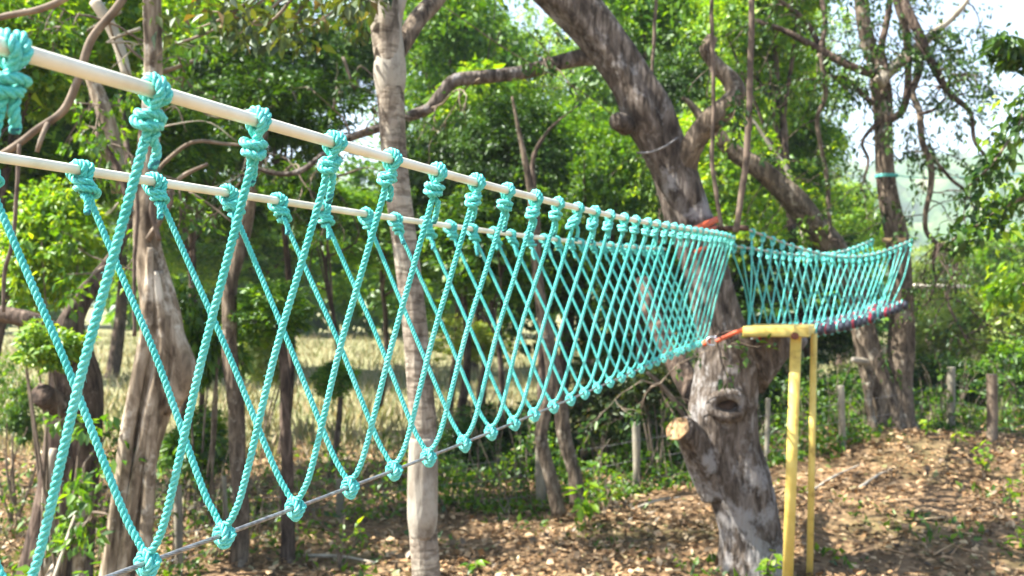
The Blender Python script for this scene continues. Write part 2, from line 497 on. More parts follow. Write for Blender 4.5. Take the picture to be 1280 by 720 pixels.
def limb(pts, name, m, parent, n=12, step=0.06, lumps=0.07, seed=1, flute=0.0, nf=4, cap=True, pix=True):
    """pts: (px, py, Y, radius in px) along a limb"""
    A = []
    for q in pts:
        p = at(q[0], q[1], q[2]) if pix else np.array(q[:3])
        A.append([*p, q[3] / F * q[2] if pix else q[3]])
    C = catmull(np.array(A), n=10)
    d = np.r_[0, np.cumsum(np.linalg.norm(np.diff(C[:, :3], axis=0), axis=1))]
    k = max(3, int(d[-1] / step)); s = np.linspace(0, d[-1], k)
    C = np.stack([np.interp(s, d, C[:, j]) for j in range(4)], 1)
    g = np.random.default_rng(seed + 99)
    dd = np.linspace(0, d[-1], k); rm = C[:, 3].mean()
    for q in range(4):
        C[:, :3] += np.sin(dd[:, None] * g.uniform(.1, .45) / rm + g.uniform(0, 6.3, 3)) * g.normal(size=3) * rm * 0.07
    mb = MB(); tube(mb, C[:, :3], np.maximum(C[:, 3], 0.002), n, lumps=lumps, seed=seed, flute=flute, nf=nf, cap=cap)
    return mb.build(name, m, parent)


# ================================================================== SETTING
def make_ground():
    xs = np.r_[-620, -400, -200, -100, -60, -40, -28, -20, -15, np.arange(-12, 14.01, 0.16), 16, 20, 28, 40, 60, 100, 200, 400, 980]
    ys = np.r_[-60, -30, -15, -8, -4, -1, 1, 2.5, np.arange(4, 20.01, 0.16), 22, 25, 30, 36, 45, 60, 80, 110, 160, 240, 400, 1060]
    X, Y = np.meshgrid(xs, ys, indexing='ij')
    Z = gz(X, Y)
    g = np.random.default_rng(5)
    near = ((Y > 4) & (Y < 19) & (np.abs(X) < 12))
    Z = Z + near * g.normal(size=X.shape) * 0.012
    V = np.stack([X, Y, Z], -1).reshape(-1, 3)
    nx, ny = X.shape
    i, j = np.meshgrid(np.arange(nx - 1), np.arange(ny - 1), indexing='ij')
    a = (i * ny + j).ravel()
    Q = np.stack([a, a + ny, a + ny + 1, a + 1], 1)
    m, nt, b = mat('leaf strewn soil')
    v = coords(nt)
    n1 = N(nt, 'ShaderNodeTexNoise', Scale=9, Detail=9, Roughness=0.7); nt.links.new(v, n1.inputs['Vector'])
    r1 = ramp(nt, n1.outputs[0], [(0.28, (0.06, 0.038, 0.025)), (0.45, (0.15, 0.095, 0.052)), (0.6, (0.25, 0.165, 0.09)), (0.75, (0.36, 0.25, 0.145))])
    n2 = N(nt, 'ShaderNodeTexNoise', Scale=0.55, Detail=6, Roughness=0.6); nt.links.new(v, n2.inputs['Vector'])
    r2 = ramp(nt, n2.outputs[0], [(0.52, (0, 0, 0)), (0.68, (0.5, 0.5, 0.5))])
    n3 = N(nt, 'ShaderNodeTexNoise', Scale=3.0, Detail=8, Roughness=0.7); nt.links.new(v, n3.inputs['Vector'])
    rg = ramp(nt, n3.outputs[0], [(0.3, (0.05, 0.075, 0.02)), (0.6, (0.12, 0.14, 0.045))])
    rf = ramp(nt, n3.outputs[0], [(0.3, (0.11, 0.14, 0.045)), (0.5, (0.20, 0.19, 0.095)), (0.7, (0.31, 0.26, 0.155))])
    sp = nt.nodes.new('ShaderNodeSeparateXYZ'); nt.links.new(v, sp.inputs[0])
    mr = N(nt, 'ShaderNodeMapRange'); mr.inputs[1].default_value = 13.5; mr.inputs[2].default_value = 16.5
    nz = N(nt, 'ShaderNodeMath', _operation='MULTIPLY_ADD'); nz.inputs[1].default_value = 4.0
    nt.links.new(n2.outputs[0], nz.inputs[0]); nt.links.new(sp.outputs[1], nz.inputs[2])
    sb = N(nt, 'ShaderNodeMath', _operation='SUBTRACT'); sb.inputs[1].default_value = 2.0
    nt.links.new(nz.outputs[0], sb.inputs[0]); nt.links.new(sb.outputs[0], mr.inputs[0])
    a1 = nt.nodes.new('ShaderNodeMix'); a1.data_type = 'RGBA'
    nt.links.new(r2.outputs[0], a1.inputs[0]); nt.links.new(r1.outputs[0], a1.inputs[6]); nt.links.new(rg.outputs[0], a1.inputs[7])
    a2 = nt.nodes.new('ShaderNodeMix'); a2.data_type = 'RGBA'
    nt.links.new(mr.outputs[0], a2.inputs[0]); nt.links.new(a1.outputs[2], a2.inputs[6]); nt.links.new(rf.outputs[0], a2.inputs[7])
    nt.links.new(a2.outputs[2], b.inputs['Base Color'])
    b.inputs['Roughness'].default_value = 0.95; b.inputs['Specular IOR Level'].default_value = 0.15
    bp = N(nt, 'ShaderNodeBump', Strength=0.9, Distance=0.03)
    nt.links.new(n1.outputs[0], bp.inputs['Height']); nt.links.new(bp.outputs[0], b.inputs['Normal'])
    tag(link_mesh('ground', V, [Q], m), kind='structure')


make_ground()


def make_hills():
    g = np.random.default_rng(21)
    xs = np.linspace(-260, 420, 240); ys = np.linspace(150, 460, 100)
    X, Y = np.meshgrid(xs, ys, indexing='ij')
    prof = 34 + 9 * np.sin(X * 0.018 + 1.0) + 5 * np.sin(X * 0.051) + 14 * S((X - 60) / 160)
    Z = -1 + prof * S((Y - 155) / 150.0) * (1 + 0.25 * S((Y - 300) / 150))
    for q in range(26):
        a = g.uniform(0, 6.3); k = g.uniform(0.25, 0.9)
        Z += S((Y - 158) / 30) * 0.7 * np.sin(X * k * math.cos(a) + Y * k * math.sin(a) + g.uniform(0, 6))
    Z += S((Y - 158) / 30) * g.normal(size=X.shape) * 1.0
    V = np.stack([X, Y, Z], -1).reshape(-1, 3) * 2.3 - [0, 0, 2]; ny = X.shape[1]
    i, j = np.meshgrid(np.arange(X.shape[0] - 1), np.arange(ny - 1), indexing='ij'); a = (i * ny + j).ravel()
    m = noise_mat('wooded hillside', [(0.3, (0.025, 0.06, 0.02)), (0.5, (0.05, 0.11, 0.03)), (0.62, (0.10, 0.15, 0.05)), (0.75, (0.22, 0.17, 0.10))], scale=0.045, detail=9, rough=0.95, bump=1.0, bscale=0.16, dist=3.5)
    tag(link_mesh('hills', V, [np.stack([a, a + ny, a + ny + 1, a + 1], 1)], m), kind='structure')


make_hills()

# ================================================================== LONG ROPE BRIDGE
CN, CC, CF = 1284.0, 1618.0, 2090.0
VX = 1070.0
near_px = np.array([(-200, 3), (-100, 30), (0, 57), (100, 84), (200, 112), (310, 147), (420, 180), (490, 200), (540, 214), (640, 240), (690, 253), (777, 271), (827, 282), (917, 297)], float)
far_px = np.array([(-420, 130), (-200, 164), (0, 196), (200, 229), (280, 242), (320, 248), (400, 258), (507, 273), (640, 294), (730, 303), (840, 312)], float)
cab_px = np.array([(-250, 863), (-165, 832), (26, 761), (155, 712), (280, 667), (362, 637), (425, 612), (487, 592), (540, 571), (578, 554), (610, 541), (643, 529), (700, 505), (773, 473), (827, 448), (873, 431), (892, 424)], float)


def line_at(pxs, Cx, x):
    """smooth 3D line through measured pixels with depth Cx/(VX-x)"""
    u = 1.0 / (VX - pxs[:, 0]); z = (360 - pxs[:, 1]) / F * Cx * u
    c = np.polyfit(u, z, 4)
    x = np.asarray(x, float); uu = 1.0 / (VX - x); Y = Cx * uu
    return np.stack([(x - 640) / F * Y, Y, CAM[2] + np.polyval(c, uu)], -1)


def line_Y(pxs, Cx, Y):
    return line_at(pxs, Cx, VX - Cx / np.asarray(Y, float))


R_PIPE, R_ROPE, R_CAB = 0.0110, 0.0076, 0.0050
Yn_end, Yf_end, Yc_end = CN / (VX - 918), CF / (VX - 832), CC / (VX - 884)
for nm, pxs, Cx, y0, y1, lab in (('handrail_pipe', near_px, CN, 0.75, Yn_end, 'cream plastic pipe handrail on the nearer side, passing in front of all the ropes'),
                                 ('handrail_pipe', far_px, CF, 0.95, Yf_end, 'cream plastic pipe handrail on the farther side, lower in the picture')):
    C = line_Y(pxs, Cx, np.linspace(y0, y1, 160))
    mb = MB(); tube(mb, C, R_PIPE, 24)
    o = mb.build(nm, M['pipe']); tag(o, lab, 'handrail', 'handrails of the long rope bridge')
C = line_Y(cab_px, CC, np.linspace(1.15, Yc_end, 400))
mb = MB()
d = np.r_[0, np.cumsum(np.linalg.norm(np.diff(C, axis=0), axis=1))]
Cs = catmull(C[::20], step=0.006)
T, U, W = frames(Cs); dd = np.r_[0, np.cumsum(np.linalg.norm(np.diff(Cs, axis=0), axis=1))]
for s in range(6):
    a = dd / 0.07 * 2 * PI + s * PI / 3
    tube(mb, Cs + (np.cos(a)[:, None] * U + np.sin(a)[:, None] * W) * R_CAB * 0.64, R_CAB * 0.38, 5)
tube(mb, Cs[::4], R_CAB * 0.55, 6)
tag(mb.build('steel_cable', M['steel']), 'twisted grey steel cable carrying the lower rope knots', 'cable')

AX = unit([430, F, 0])          # along the bridge
AN = np.array([AX[1], -AX[0], 0])   # across it, toward the near side


def rail_knot_path(r, R, g):
    """round turn on the pipe, two wraps round the standing part, short tail; local x along pipe, y toward the viewer, z up"""
    a = R + r
    j = lambda s=0.25: g.uniform(-s, s) * r
    sg = 1
    h = a / r
    P = [(-0.5, 0.3, -h - 8.0), (-0.5, 0.2, -h - 5.2), (-0.9, 0.6, -h - 2.6), (-1.5, h * 0.95, -h * 0.55),
         (-1.75, h, 0.25), (-1.3, 0.0, h), (-0.8, -h, 0), (-0.1, -0.1, -h - 0.2), (0.55, h * 1.02, -0.1),
         (0.95, 0.1, h + 0.05), (1.5, -h, 0.1), (1.9, -h * 0.8, -h * 0.9),
         (2.2, -0.5, -h - 1.0), (1.9, 1.45, -h - 1.5), (0.1, 2.15, -h - 2.1), (-1.9, 1.3, -h - 2.9), (-2.5, -0.4, -h - 3.2),
         (-0.9, -1.9, -h - 2.8), (1.1, -1.8, -h - 2.4), (2.1, -0.2, -h - 2.6), (1.3, 1.7, -h - 3.5), (-0.6, 2.15, -h - 4.3), (-2.6, 1.2, -h - 5.2),
         (-2.8, -0.5, -h - 5.2), (-1.4, -1.6, -h - 4.6), (0.5, -1.1, -h - 4.6), (1.3, 0.6, -h - 5.4), (1.6, 1.3, -h - 7.0), (2.0, 1.2, -h - 8.8), (2.5, 1.0, -h - 10.2 - g.uniform(0, 3.2))]
    P = np.array(P) * r
    P += g.normal(size=P.shape) * 0.20 * r
    tl = g.normal() * 0.25
    P[12:26, 2] += P[12:26, 0] * tl
    return P


def cable_knot_path(r, R, g):
    b = (R + r) / r
    P = [(0.3, -2.6, 4.6), (0.2, -1.2, b + 1.2), (-0.5, 0.5, b + 0.5), (-1.25, b, 0.0), (-1.2, 0.3, -b - 0.2), (-0.6, -b, 0.0), (0.0, 0.0, b),
         (0.5, b, 0.1), (0.7, 0.9, -b - 0.9), (0.5, -0.5, -b - 0.7), (0.9, -b, 0.2), (1.2, 0.2, b + 0.2), (1.1, b + 0.7, 0.6), (0.1, b + 0.9, -0.5), (-0.6, 0.9, -b - 1.6),
         (-0.5, -b - 0.5, -0.5), (-0.2, -1.2, b + 0.8), (0.2, 0.9, b + 1.3), (0.3, 2.6, 4.6)]
    P = np.array(P) * r
    P += g.normal(size=P.shape) * 0.10 * r
    return P


def to_world(P, o, t, n, z=(0, 0, 1)):
    return o + P[:, :1] * t + P[:, 1:2] * n + P[:, 2:3] * np.asarray(z)


ORD = 'first second third fourth fifth sixth seventh eighth ninth tenth eleventh twelfth thirteenth fourteenth fifteenth sixteenth seventeenth eighteenth nineteenth twentieth'.split()
TENS = {20: 'twenty', 30: 'thirty'}


def ordinal(k):
    if k <= 20: return ORD[k - 1]
    if k == 30: return 'thirtieth'
    return TENS[k // 10 * 10] + '-' + ORD[k % 10 - 1]


def tangent(pxs, Cx, Y):
    p = line_Y(pxs, Cx, np.array([Y - 0.05, Y + 0.05])); return unit(p[1] - p[0])


for k in range(30):
    g = np.random.default_rng(100 + k)
    u = 0.000952 + 0.000192 * k
    Yn = CN * u + g.normal() * 0.004
    Yn = min(Yn, Yn_end - 0.02)
    Yc = Yn + 0.09 + g.normal() * 0.008; Yf = min(Yn + 0.18 + g.normal() * 0.012, Yf_end - 0.02)
    Yc = min(Yc, Yc_end - 0.04)
    Pn = line_Y(near_px, CN, Yn); Pc = line_Y(cab_px, CC, Yc); Pf = line_Y(far_px, CF, Yf)
    tn, tc, tf = tangent(near_px, CN, Yn), tangent(cab_px, CC, Yc), tangent(far_px, CF, Yf)
    root = thing('net_rope', 'teal rope tied in a V between both handrails, %s from the near end' % ordinal(k + 1), 'rope', Pc, 'V shaped ropes of the long bridge')
    if k < 9: q = dict(seg=11, sides=7)
    elif k < 16: q = dict(seg=8, sides=5)
    else: q = dict(seg=6, sides=4)
    ends = {}
    for nm, P0, t, side in (('near', Pn, tn, 1), ('far', Pf, tf, -1)):
        dn = unit(Pc - P0)
        z = unit(-dn * 0.75 + np.array([0, 0, 0.25]))
        z = unit(z - t * z.dot(t))
        fl = -1 if (side == -1) else 1
        L = rail_knot_path(R_ROPE, R_PIPE, g)
        if side == -1: L[:, 0] *= -1
        n = np.cross(z, t)
        if n.dot(AN) < 0: n = -n
        L[12:] = (L[12:] - L[12]) * g.uniform(.88, 1.15) + L[12]
        ca = g.normal() * 0.30; zz = S((-R_PIPE - 2 * R_ROPE - L[:, 2]) / (2 * R_ROPE))[:, None] * ca
        L = np.hstack([L[:, :1] * np.cos(zz) - L[:, 1:2] * np.sin(zz), L[:, :1] * np.sin(zz) + L[:, 1:2] * np.cos(zz), L[:, 2:]])
        Wp = to_world(L, P0, t, n, z)
        ends[nm] = Wp[0]
        mb = MB(); rope(mb, Wp, R_ROPE, phase=g.uniform(0, 6), **q)
        kn = mb.build('rail_knot', M['rope'], root)
        if k < 14:
            mb = MB(); e = catmull(Wp, n=8)[-5:]; e = np.vstack([e, e[-1] + (e[-1] - e[-2]) * 1.0])
            tube(mb, e, np.linspace(1.0, 0.8, len(e)) * R_ROPE * 1.03, 10)
            mb.build('rope_end', M['tip'], kn)
    L = cable_knot_path(R_ROPE, R_CAB, g)
    Wc = to_world(L, Pc, tc, AN)
    mb = MB(); rope(mb, Wc, R_ROPE, phase=g.uniform(0, 6), **q); mb.build('cable_knot', M['rope'], root)
    for nm, e in (('near', Wc[-1]), ('far', Wc[0])):
        a, b = ends[nm], e
        mid = (a + b) / 2 + np.array([0, 0, -0.010]) + AN * (0.008 if nm == 'near' else -0.008) * -1 + g.normal(size=3) * 0.004
        low = b + (a - b) * 0.10 + AN * (0.006 if nm == 'near' else -0.006)
        mb = MB(); rope(mb, np.array([a, (a + mid) / 2, mid, low, b]), R_ROPE, phase=g.uniform(0, 6), fuzz=90 if k < 8 else 0, **q)
        mb.build('rope_leg', M['rope'], root)

# ================================================================== SHORT BRIDGE BEHIND THE PLATFORM
P0, P1 = np.array([1.99, 8.70]), np.array([5.05, 13.2])
BD = unit(P1 - P0); BR = np.array([BD[1], -BD[0]])
B_px = np.array([(936, 287), (952, 294), (970, 300.5), (993, 308), (1024, 316), (1040, 320), (1060, 321.5), (1075, 321), (1100, 315.5), (1114, 311), (1137, 302)], float)
A_px = np.array([(914, 307), (940, 311), (978, 317), (1010, 319), (1035, 318), (1056, 314), (1075, 307), (1095, 298)], float)
F_px = np.array([(925, 418), (960, 416), (1000, 412), (1030, 409), (1060, 401), (1090, 391), (1125, 377)], float)


def line2(pxs, w0, w1):
    a = P0 + BR * w0; b = P1 + BR * w1; dv = b - a
    kx = (pxs[:, 0] - 640) / F
    t = (kx * a[1] - a[0]) / (dv[0] - kx * dv[1])
    Y = a[1] + t * dv[1]; z = (360 - pxs[:, 1]) / F * Y
    c = np.polyfit(t, z, 4)

    def f(t):
        t = np.asarray(t, float)
        return np.stack([a[0] + t * dv[0], a[1] + t * dv[1], CAM[2] + np.polyval(c, t)], -1)
    return f


fB, fA, fF = line2(B_px, 0.083, 0.25), line2(A_px, -0.083, -0.25), line2(F_px, 0.0, 0.0)
for f, lab in ((fB, 'sagging grey rope handrail of the short bridge, nearer side, ending right of the forked tree'), (fA, 'sagging grey rope handrail of the short bridge, farther side, ending on the forked tree')):
    mb = MB(); rope(mb, f(np.linspace(0.0, 1.0, 30)), 0.011, seg=6, sides=4)
    tag(mb.build('rope_handrail', M['pipe2']), lab, 'handrail', 'rope handrails of the short bridge')
for w in (0.15, -0.15):
    off = np.array([BR[0] * w, BR[1] * w, -0.03])
    mb = MB(); tube(mb, fF(np.linspace(-0.02, 1.03, 30)) + off, 0.009, 6)
    tag(mb.build('floor_cable', M['steel']), 'grey cable under the %s ends of the dark treads' % ('nearer' if w > 0 else 'farther'), 'cable', 'cables under the dark treads')
NT = 23
for k in range(NT):
    g = np.random.default_rng(300 + k)
    t = 0.015 + 0.97 * k / (NT - 1)
    pb, pa, pf = fB(t), fA(t + 0.0), fF(t)
    # tread: a short log of tyre rubber with painted bands
    tr = thing('bridge_tread', 'dark rubber bridge tread hung in teal rope, %s from the yellow platform' % ordinal(k + 1), 'tread', pf, 'dark treads of the short bridge')
    hw = 0.20 + g.normal() * 0.015
    ax = np.array([BR[0], BR[1], 0.0])
    prof = [(-1, 0.60), (-0.97, 0.85), (-0.9, 1.0), (-0.3, 0.96), (0.3, 0.97), (0.9, 1.0), (0.97, 0.85), (1, 0.60)]
    rr = 0.052 + g.normal() * 0.004
    mb = MB(); C = np.array([pf + ax * hw * a for a, _ in prof]); tube(mb, C, [rr * s for _, s in prof], 12, lumps=0.05, seed=k)
    mb.build('log', M['tread'], tr)
    for c in ((0.62, -0.45) if k % 3 else (0.75, 0.1)):
        mb = MB(); tube(mb, np.array([pf + ax * hw * (c + d_) for d_ in (-0.14, -0.13, 0.13, 0.14)]), [rr * .9, rr * 1.05, rr * 1.05, rr * .9], 12)
        mb.build('painted_band', M['treadred'] if (k % 2 == 0 or g.random() < 0.4) else M['tread'], tr)
    root = thing('tread_rope', 'thin teal rope from the short bridge handrails down under a tread, %s from platform' % ordinal(k + 1), 'rope', pf, 'teal ropes of the short bridge')
    sh = (0.022 if k % 2 else -0.022)
    for P, fr, sd in ((pb, fB, 1), (pa, fA, -1)):
        tt = fr(t + 0.004) - fr(t - 0.004); tt = unit(tt)
        up = np.array([0, 0, 1.0]); up = unit(up - tt * up.dot(tt)); n = np.cross(up, tt)
        L = rail_knot_path(0.0078, 0.011, g)
        Wp = to_world(L, P, tt, n, up)
        mb = MB(); tube(mb, catmull(Wp, n=4), 0.0078, 6); mb.build('rail_knot', M['rope'], root)
        for fb in (-sd,):
            foot = fF(np.clip(t + fb * 0.062 * g.uniform(.8, 1.2), 0.0, 1.0)) + ax * sd * (0.07) + np.array([0, 0, 0.02])
            a = Wp[0]
            mb = MB(); tube(mb, catmull(np.array([a, (a + foot) / 2 + g.normal(size=3) * 0.012, foot]), n=6), 0.0072, 6)
            mb.build('rope_leg', M['rope'], root)
    th = np.linspace(0, 2 * PI, 14)
    for sd in (1, -1):
        ctr = pf + ax * sd * 0.14
        loop = np.array([ctr + np.array([BD[0], BD[1], 0]) * math.sin(a) * (rr + .008) + np.array([0, 0, 1]) * math.cos(a) * (rr + 0.012) for a in th])
        mb = MB(); tube(mb, loop, 0.0085, 6); mb.build('tread_loop', M['rope'], root)

# ================================================================== MAIN TREE
Ym = 8.75
tr = thing('leaning_tree', 'thick grey barked tree leaning left, holding the rope bridge and yellow platform', 'tree', (*at(925, 720, Ym)[:2], 0))
limb([(934, 785, Ym, 70), (935, 740, Ym, 54), (935, 700, Ym, 44), (934, 660, Ym, 39), (927, 620, Ym, 39), (920, 590, Ym, 39.5), (910, 555, Ym, 39), (906, 515, Ym, 41), (912, 470, Ym, 40), (912, 440, Ym, 38), (905, 405, Ym, 31), (892, 360, Ym, 29), (878, 310, Ym, 29), (862, 270, Ym, 28), (845, 220, Ym, 27), (826, 180, Ym, 28), (808, 145, Ym, 32), (790, 110, Ym, 28), (765, 70, Ym, 28), (738, 35, Ym, 29), (705, 0, Ym, 30), (650, -50, Ym, 28), (560, -130, Ym, 24), (470, -260, Ym - .3, 18)],
     'trunk', M['barkmain'], tr, n=40, step=0.03, lumps=0.07, seed=4)
limb([(930, 470, Ym - .02, 34), (952, 448, Ym + .1, 30), (968, 437, Ym + .2, 25), (985, 432, Ym + .45, 20), (995, 428, Ym + .7, 14)], 'branch', M['barkmain'], tr, n=24, step=0.03, lumps=0.09, seed=5)
st = limb([(900, 612, Ym - .02, 28), (880, 580, Ym - .1, 25), (860, 550, Ym - .22, 18), (847, 536, Ym - .36, 14)], 'branch', M['barkmain'], tr, n=22, step=0.02, lumps=0.07, seed=6)
c = at(847, 536, Ym - .36); dv = unit(at(846, 535.5, Ym - .38) - at(860, 550, Ym - .22))
mb = MB(); tube(mb, np.array([c - dv * .004, c + dv * .006, c + dv * .008]), [0.104, 0.103, 0.09], 22, lumps=0.06, seed=3); mb.build('sawn_face', M['cut'], st)
limb([(890, 520, Ym + .1, 18), (866, 490, Ym + .25, 16), (850, 462, Ym + .4, 15), (838, 440, Ym + .6, 14), (815, 400, Ym + .9, 12), (800, 350, Ym + 1.2, 9)], 'branch', M['barkdark'], tr, n=14, lumps=0.08, seed=7)
limb([(852, 215, Ym - .02, 17), (858, 188, Ym - .1, 15), (872, 166, Ym - .15, 14.5), (890, 150, Ym - .2, 15.5), (910, 135, Ym - .2, 14), (921, 118, Ym - .2, 12.5), (915, 100, Ym - .18, 11), (902, 84, Ym - .15, 9.5), (889, 68, Ym - .1, 8.5), (885, 58, Ym - .1, 9.5), (891, 44, Ym - .1, 7)], 'branch', M['barkright'], tr, n=18, step=0.02, lumps=0.07, seed=8)
limb([(745, 68, Ym + .05, 12), (725, 72, Ym + .1, 10.5), (690, 82, Ym + .1, 9.5), (640, 92, Ym, 8.5), (600, 98, Ym - .1, 8.5), (567, 101, Ym - .15, 8.5), (549, 120, Ym - .2, 7.5), (536, 136, Ym - .2, 7), (515, 145, Ym - .2, 7), (470, 160, Ym - .3, 5.5), (438, 172, Ym - .3, 5), (408, 192, Ym - .3, 4), (372, 214, Ym - .3, 3.5), (340, 216, Ym - .3, 3), (318, 210, Ym - .3, 2)], 'branch', M['barkmain'], tr, n=12, step=0.03, lumps=0.06, seed=9)
limb([(785, 158, Ym - .1, 13), (775, 152, Ym - .2, 12), (770, 150, Ym - .24, 9)], 'branch_stub', M['barkmain'], tr, n=14, step=0.015, lumps=0.08, seed=10)
limb([(870, 540, Ym + .1, 4), (845, 505, Ym + .1, 3.5), (825, 480, Ym + .1, 3), (808, 465, Ym + .1, 2)], 'branch', M['twig'], tr, n=8, seed=11)
# knot hole: a raised lip round a dark hollow
c = at(910, 507, Ym - .315)
th = np.linspace(0, 2 * PI, 25)
ring = np.array([c + np.array([math.cos(a) * 0.135, 0.03 * math.cos(a) ** 2, math.sin(a) * 0.095]) for a in th])
mb = MB(); tube(mb, ring, 0.05, 12, lumps=0.10, seed=2, cap=False); kh = mb.build('knot_rim', M['barkmain'], tr)
mb = MB()
for i_, (sc_, dy) in enumerate(((0.9, 0.0), (0.65, 0.06), (0.3, 0.1), (0.02, 0.115))):
    pass
rings = [(0.98, -0.005), (0.8, 0.02), (0.5, 0.035), (0.02, 0.04)]
V = np.array([c + np.array([math.cos(a) * 0.13 * s, dy, math.sin(a) * 0.09 * s]) for s, dy in rings for a in th[:-1]])
mb.add(V, ring_faces(len(rings), 24)); mb.build('knot_hollow', M['hollow'], kh)
# two more branches above the frame carry the overhead crown
limb([(600, -90, Ym, 20), (700, -200, Ym + .5, 16), (840, -320, Ym + 1, 12), (960, -420, Ym + 1.5, 8)], 'branch', M['barkmain'], tr, n=10, lumps=0.05, seed=12)


def leafy(parent, spots, m, g, leaf, per, name='crown', clump=0.3, flat=0.6):
    """leaf clumps at listed world places (x, y, z, radius)"""
    mb = MB()
    for x, y, z, r in spots:
        n = max(3, int(per * (r / clump) ** 2))
        off = rand_dirs(n, g) * (g.random(n) ** 0.5)[:, None] * r * np.array([1, 1, flat])
        P = np.array([x, y, z]) + off
        D = unit(off / r * 0.8 + rand_dirs(n, g) * 0.8 + np.array([0, 0, -0.5])); Nn = unit(np.array([0, 0, 1.0]) + rand_dirs(n, g) * 0.8)
        L = leaf * g.uniform(0.6, 1.3, n)
        leaves(mb, P, D, Nn, L, L * g.uniform(0.4, 0.58, n))
    return mb.build(name, m, parent, smooth=False)


def shade_canopy_spots(g, n, lo, hi, r=(0.25, 0.5)):
    lo = np.array(lo); hi = np.array(hi)
    P = lo + (hi - lo) * g.random((n, 3))
    return [(*p, g.uniform(*r)) for p in P]


g = np.random.default_rng(41)
leafy(tr, shade_canopy_spots(g, 95, (-5.4, 7.4, 6.0), (2.6, 14.5, 8.4), (.35, .75)), M['leafmid'], g, 0.12, 24)  # crown out of view, clumps placed overhead to dapple the ground

def sprays(parent, starts, g, n, length, mt, ml, leaf, per, droop=0.25, name='foliage', r0=.011, bias=(0, 0, 0)):
    """fine forking twigs with small leaves, growing from points on a branch"""
    tw = MB(); P = []; D = []
    starts = np.asarray(starts)

    def grow(p, d, L, r, depth):
        k = 5; C = [p]
        for i in range(k):
            d = unit(d + g.normal(size=3) * .22 + np.array([0, 0, -droop * .3])); C.append(C[-1] + d * L / k)
        C = np.array(C); tube(tw, C, np.linspace(r, r * .35, len(C)), 5, cap=False)
        if depth:
            for q in range(g.integers(2, 4)):
                i = g.integers(1, len(C)); grow(C[i], unit(d + rand_dirs(1, g)[0] * .9), L * g.uniform(.4, .7), r * .55, depth - 1)
        for q in range(per if depth == 0 else per // 3):
            i = g.integers(2, len(C)); P.append(C[i] + g.normal(size=3) * leaf * .35); D.append(unit(d * .6 + rand_dirs(1, g)[0] * .8 + np.array([0, 0, -.4])))
    for q in range(n):
        grow(starts[g.integers(0, len(starts))], unit(rand_dirs(1, g)[0] + np.array(bias)), length * g.uniform(.5, 1.3), r0 * g.uniform(.6, 1.2), 2)
    if per and P:
        P = np.array(P); D = np.array(D); m = len(P); Nn = unit(np.array([0, 0, 1.0]) + rand_dirs(m, g) * .8); L = leaf * g.uniform(.6, 1.3, m)
        leaves(tw, P, D, Nn, L, L * g.uniform(.4, .6, m), mi=1)
    tw.build(name, [mt, ml], parent, smooth=False)


# hanging vines by the main tree
for pts, lab in (([(941, -60, 8.2, 4.2), (940, 20, 8.2, 4), (937, 100, 8.2, 4), (935, 180, 8.2, 4), (928, 240, 8.2, 4), (919, 290, 8.2, 4)], 'thick brown vine hanging straight down right of the leaning trunk'),
                 ([(889, -60, 8.3, 2.6), (890, 40, 8.3, 2.6), (892, 130, 8.3, 2.6), (890, 200, 8.3, 2.8), (896, 245, 8.3, 2.8), (902, 285, 8.3, 2.8)], 'thin brown vine hanging beside the crooked branch of the leaning trunk'),
                 ([(822, -40, 9.4, 2.2), (818, 40, 9.4, 2.2), (814, 100, 9.4, 2), (808, 150, 9.4, 2)], 'thin dark vine hanging behind the upper leaning trunk'),
                 ([(24, 180, 6.2, 2.6), (21, 240, 6.2, 2.6), (16, 300, 6.2, 2.6), (6, 340, 6.2, 2.6), (4, 390, 6.2, 2.4)], 'grey hanging vine at the left edge beside the bright bush')):
    o = limb(pts, 'hanging_vine', M['vine'], None, n=8, step=0.03, lumps=0.1, seed=len(lab))
    tag(o, lab, 'vine', 'vines hanging among the trees')

g = np.random.default_rng(43)
sprays(tr, [at(x, y, Ym - .2) for x, y in ((690, 82), (600, 98), (536, 136), (470, 160), (438, 172), (372, 214), (318, 210), (915, 100), (889, 60), (808, 465), (825, 480))], g, 26, .55, M['twig'], M['leafdark'], .07, 7)
# straps and crossbar on the main tree
def band(mb, pts, h, th=0.004):
    """flat webbing strap along pts, h tall"""
    C = catmull(np.array(pts, float), n=8); k = len(C)
    T, U, W = frames(C)
    up = np.array([0, 0, 1.0]); Sd = np.cross(T, up); Sd = unit(Sd); Up = np.cross(Sd, T)
    V = np.stack([C + Up * h / 2 + Sd * th, C - Up * h / 2 + Sd * th, C - Up * h / 2 - Sd * th, C + Up * h / 2 - Sd * th], 1).reshape(-1, 3)
    mb.add(V, np.vstack([ring_faces(k, 4), [[0, 1, 2, 3]], [[4 * k - 1, 4 * k - 2, 4 * k - 3, 4 * k - 4]]]))


def ring_strap(px0, py0, px1, py1, r, sag):
    return [at(px0 + (px1 - px0) * t, py0 + (py1 - py0) * t + sag * math.sin(PI * t), Ym - 0.05 - r * math.sin(PI * min(max(t, 0.0), 1.0))) for t in np.linspace(0, 1, 9)]


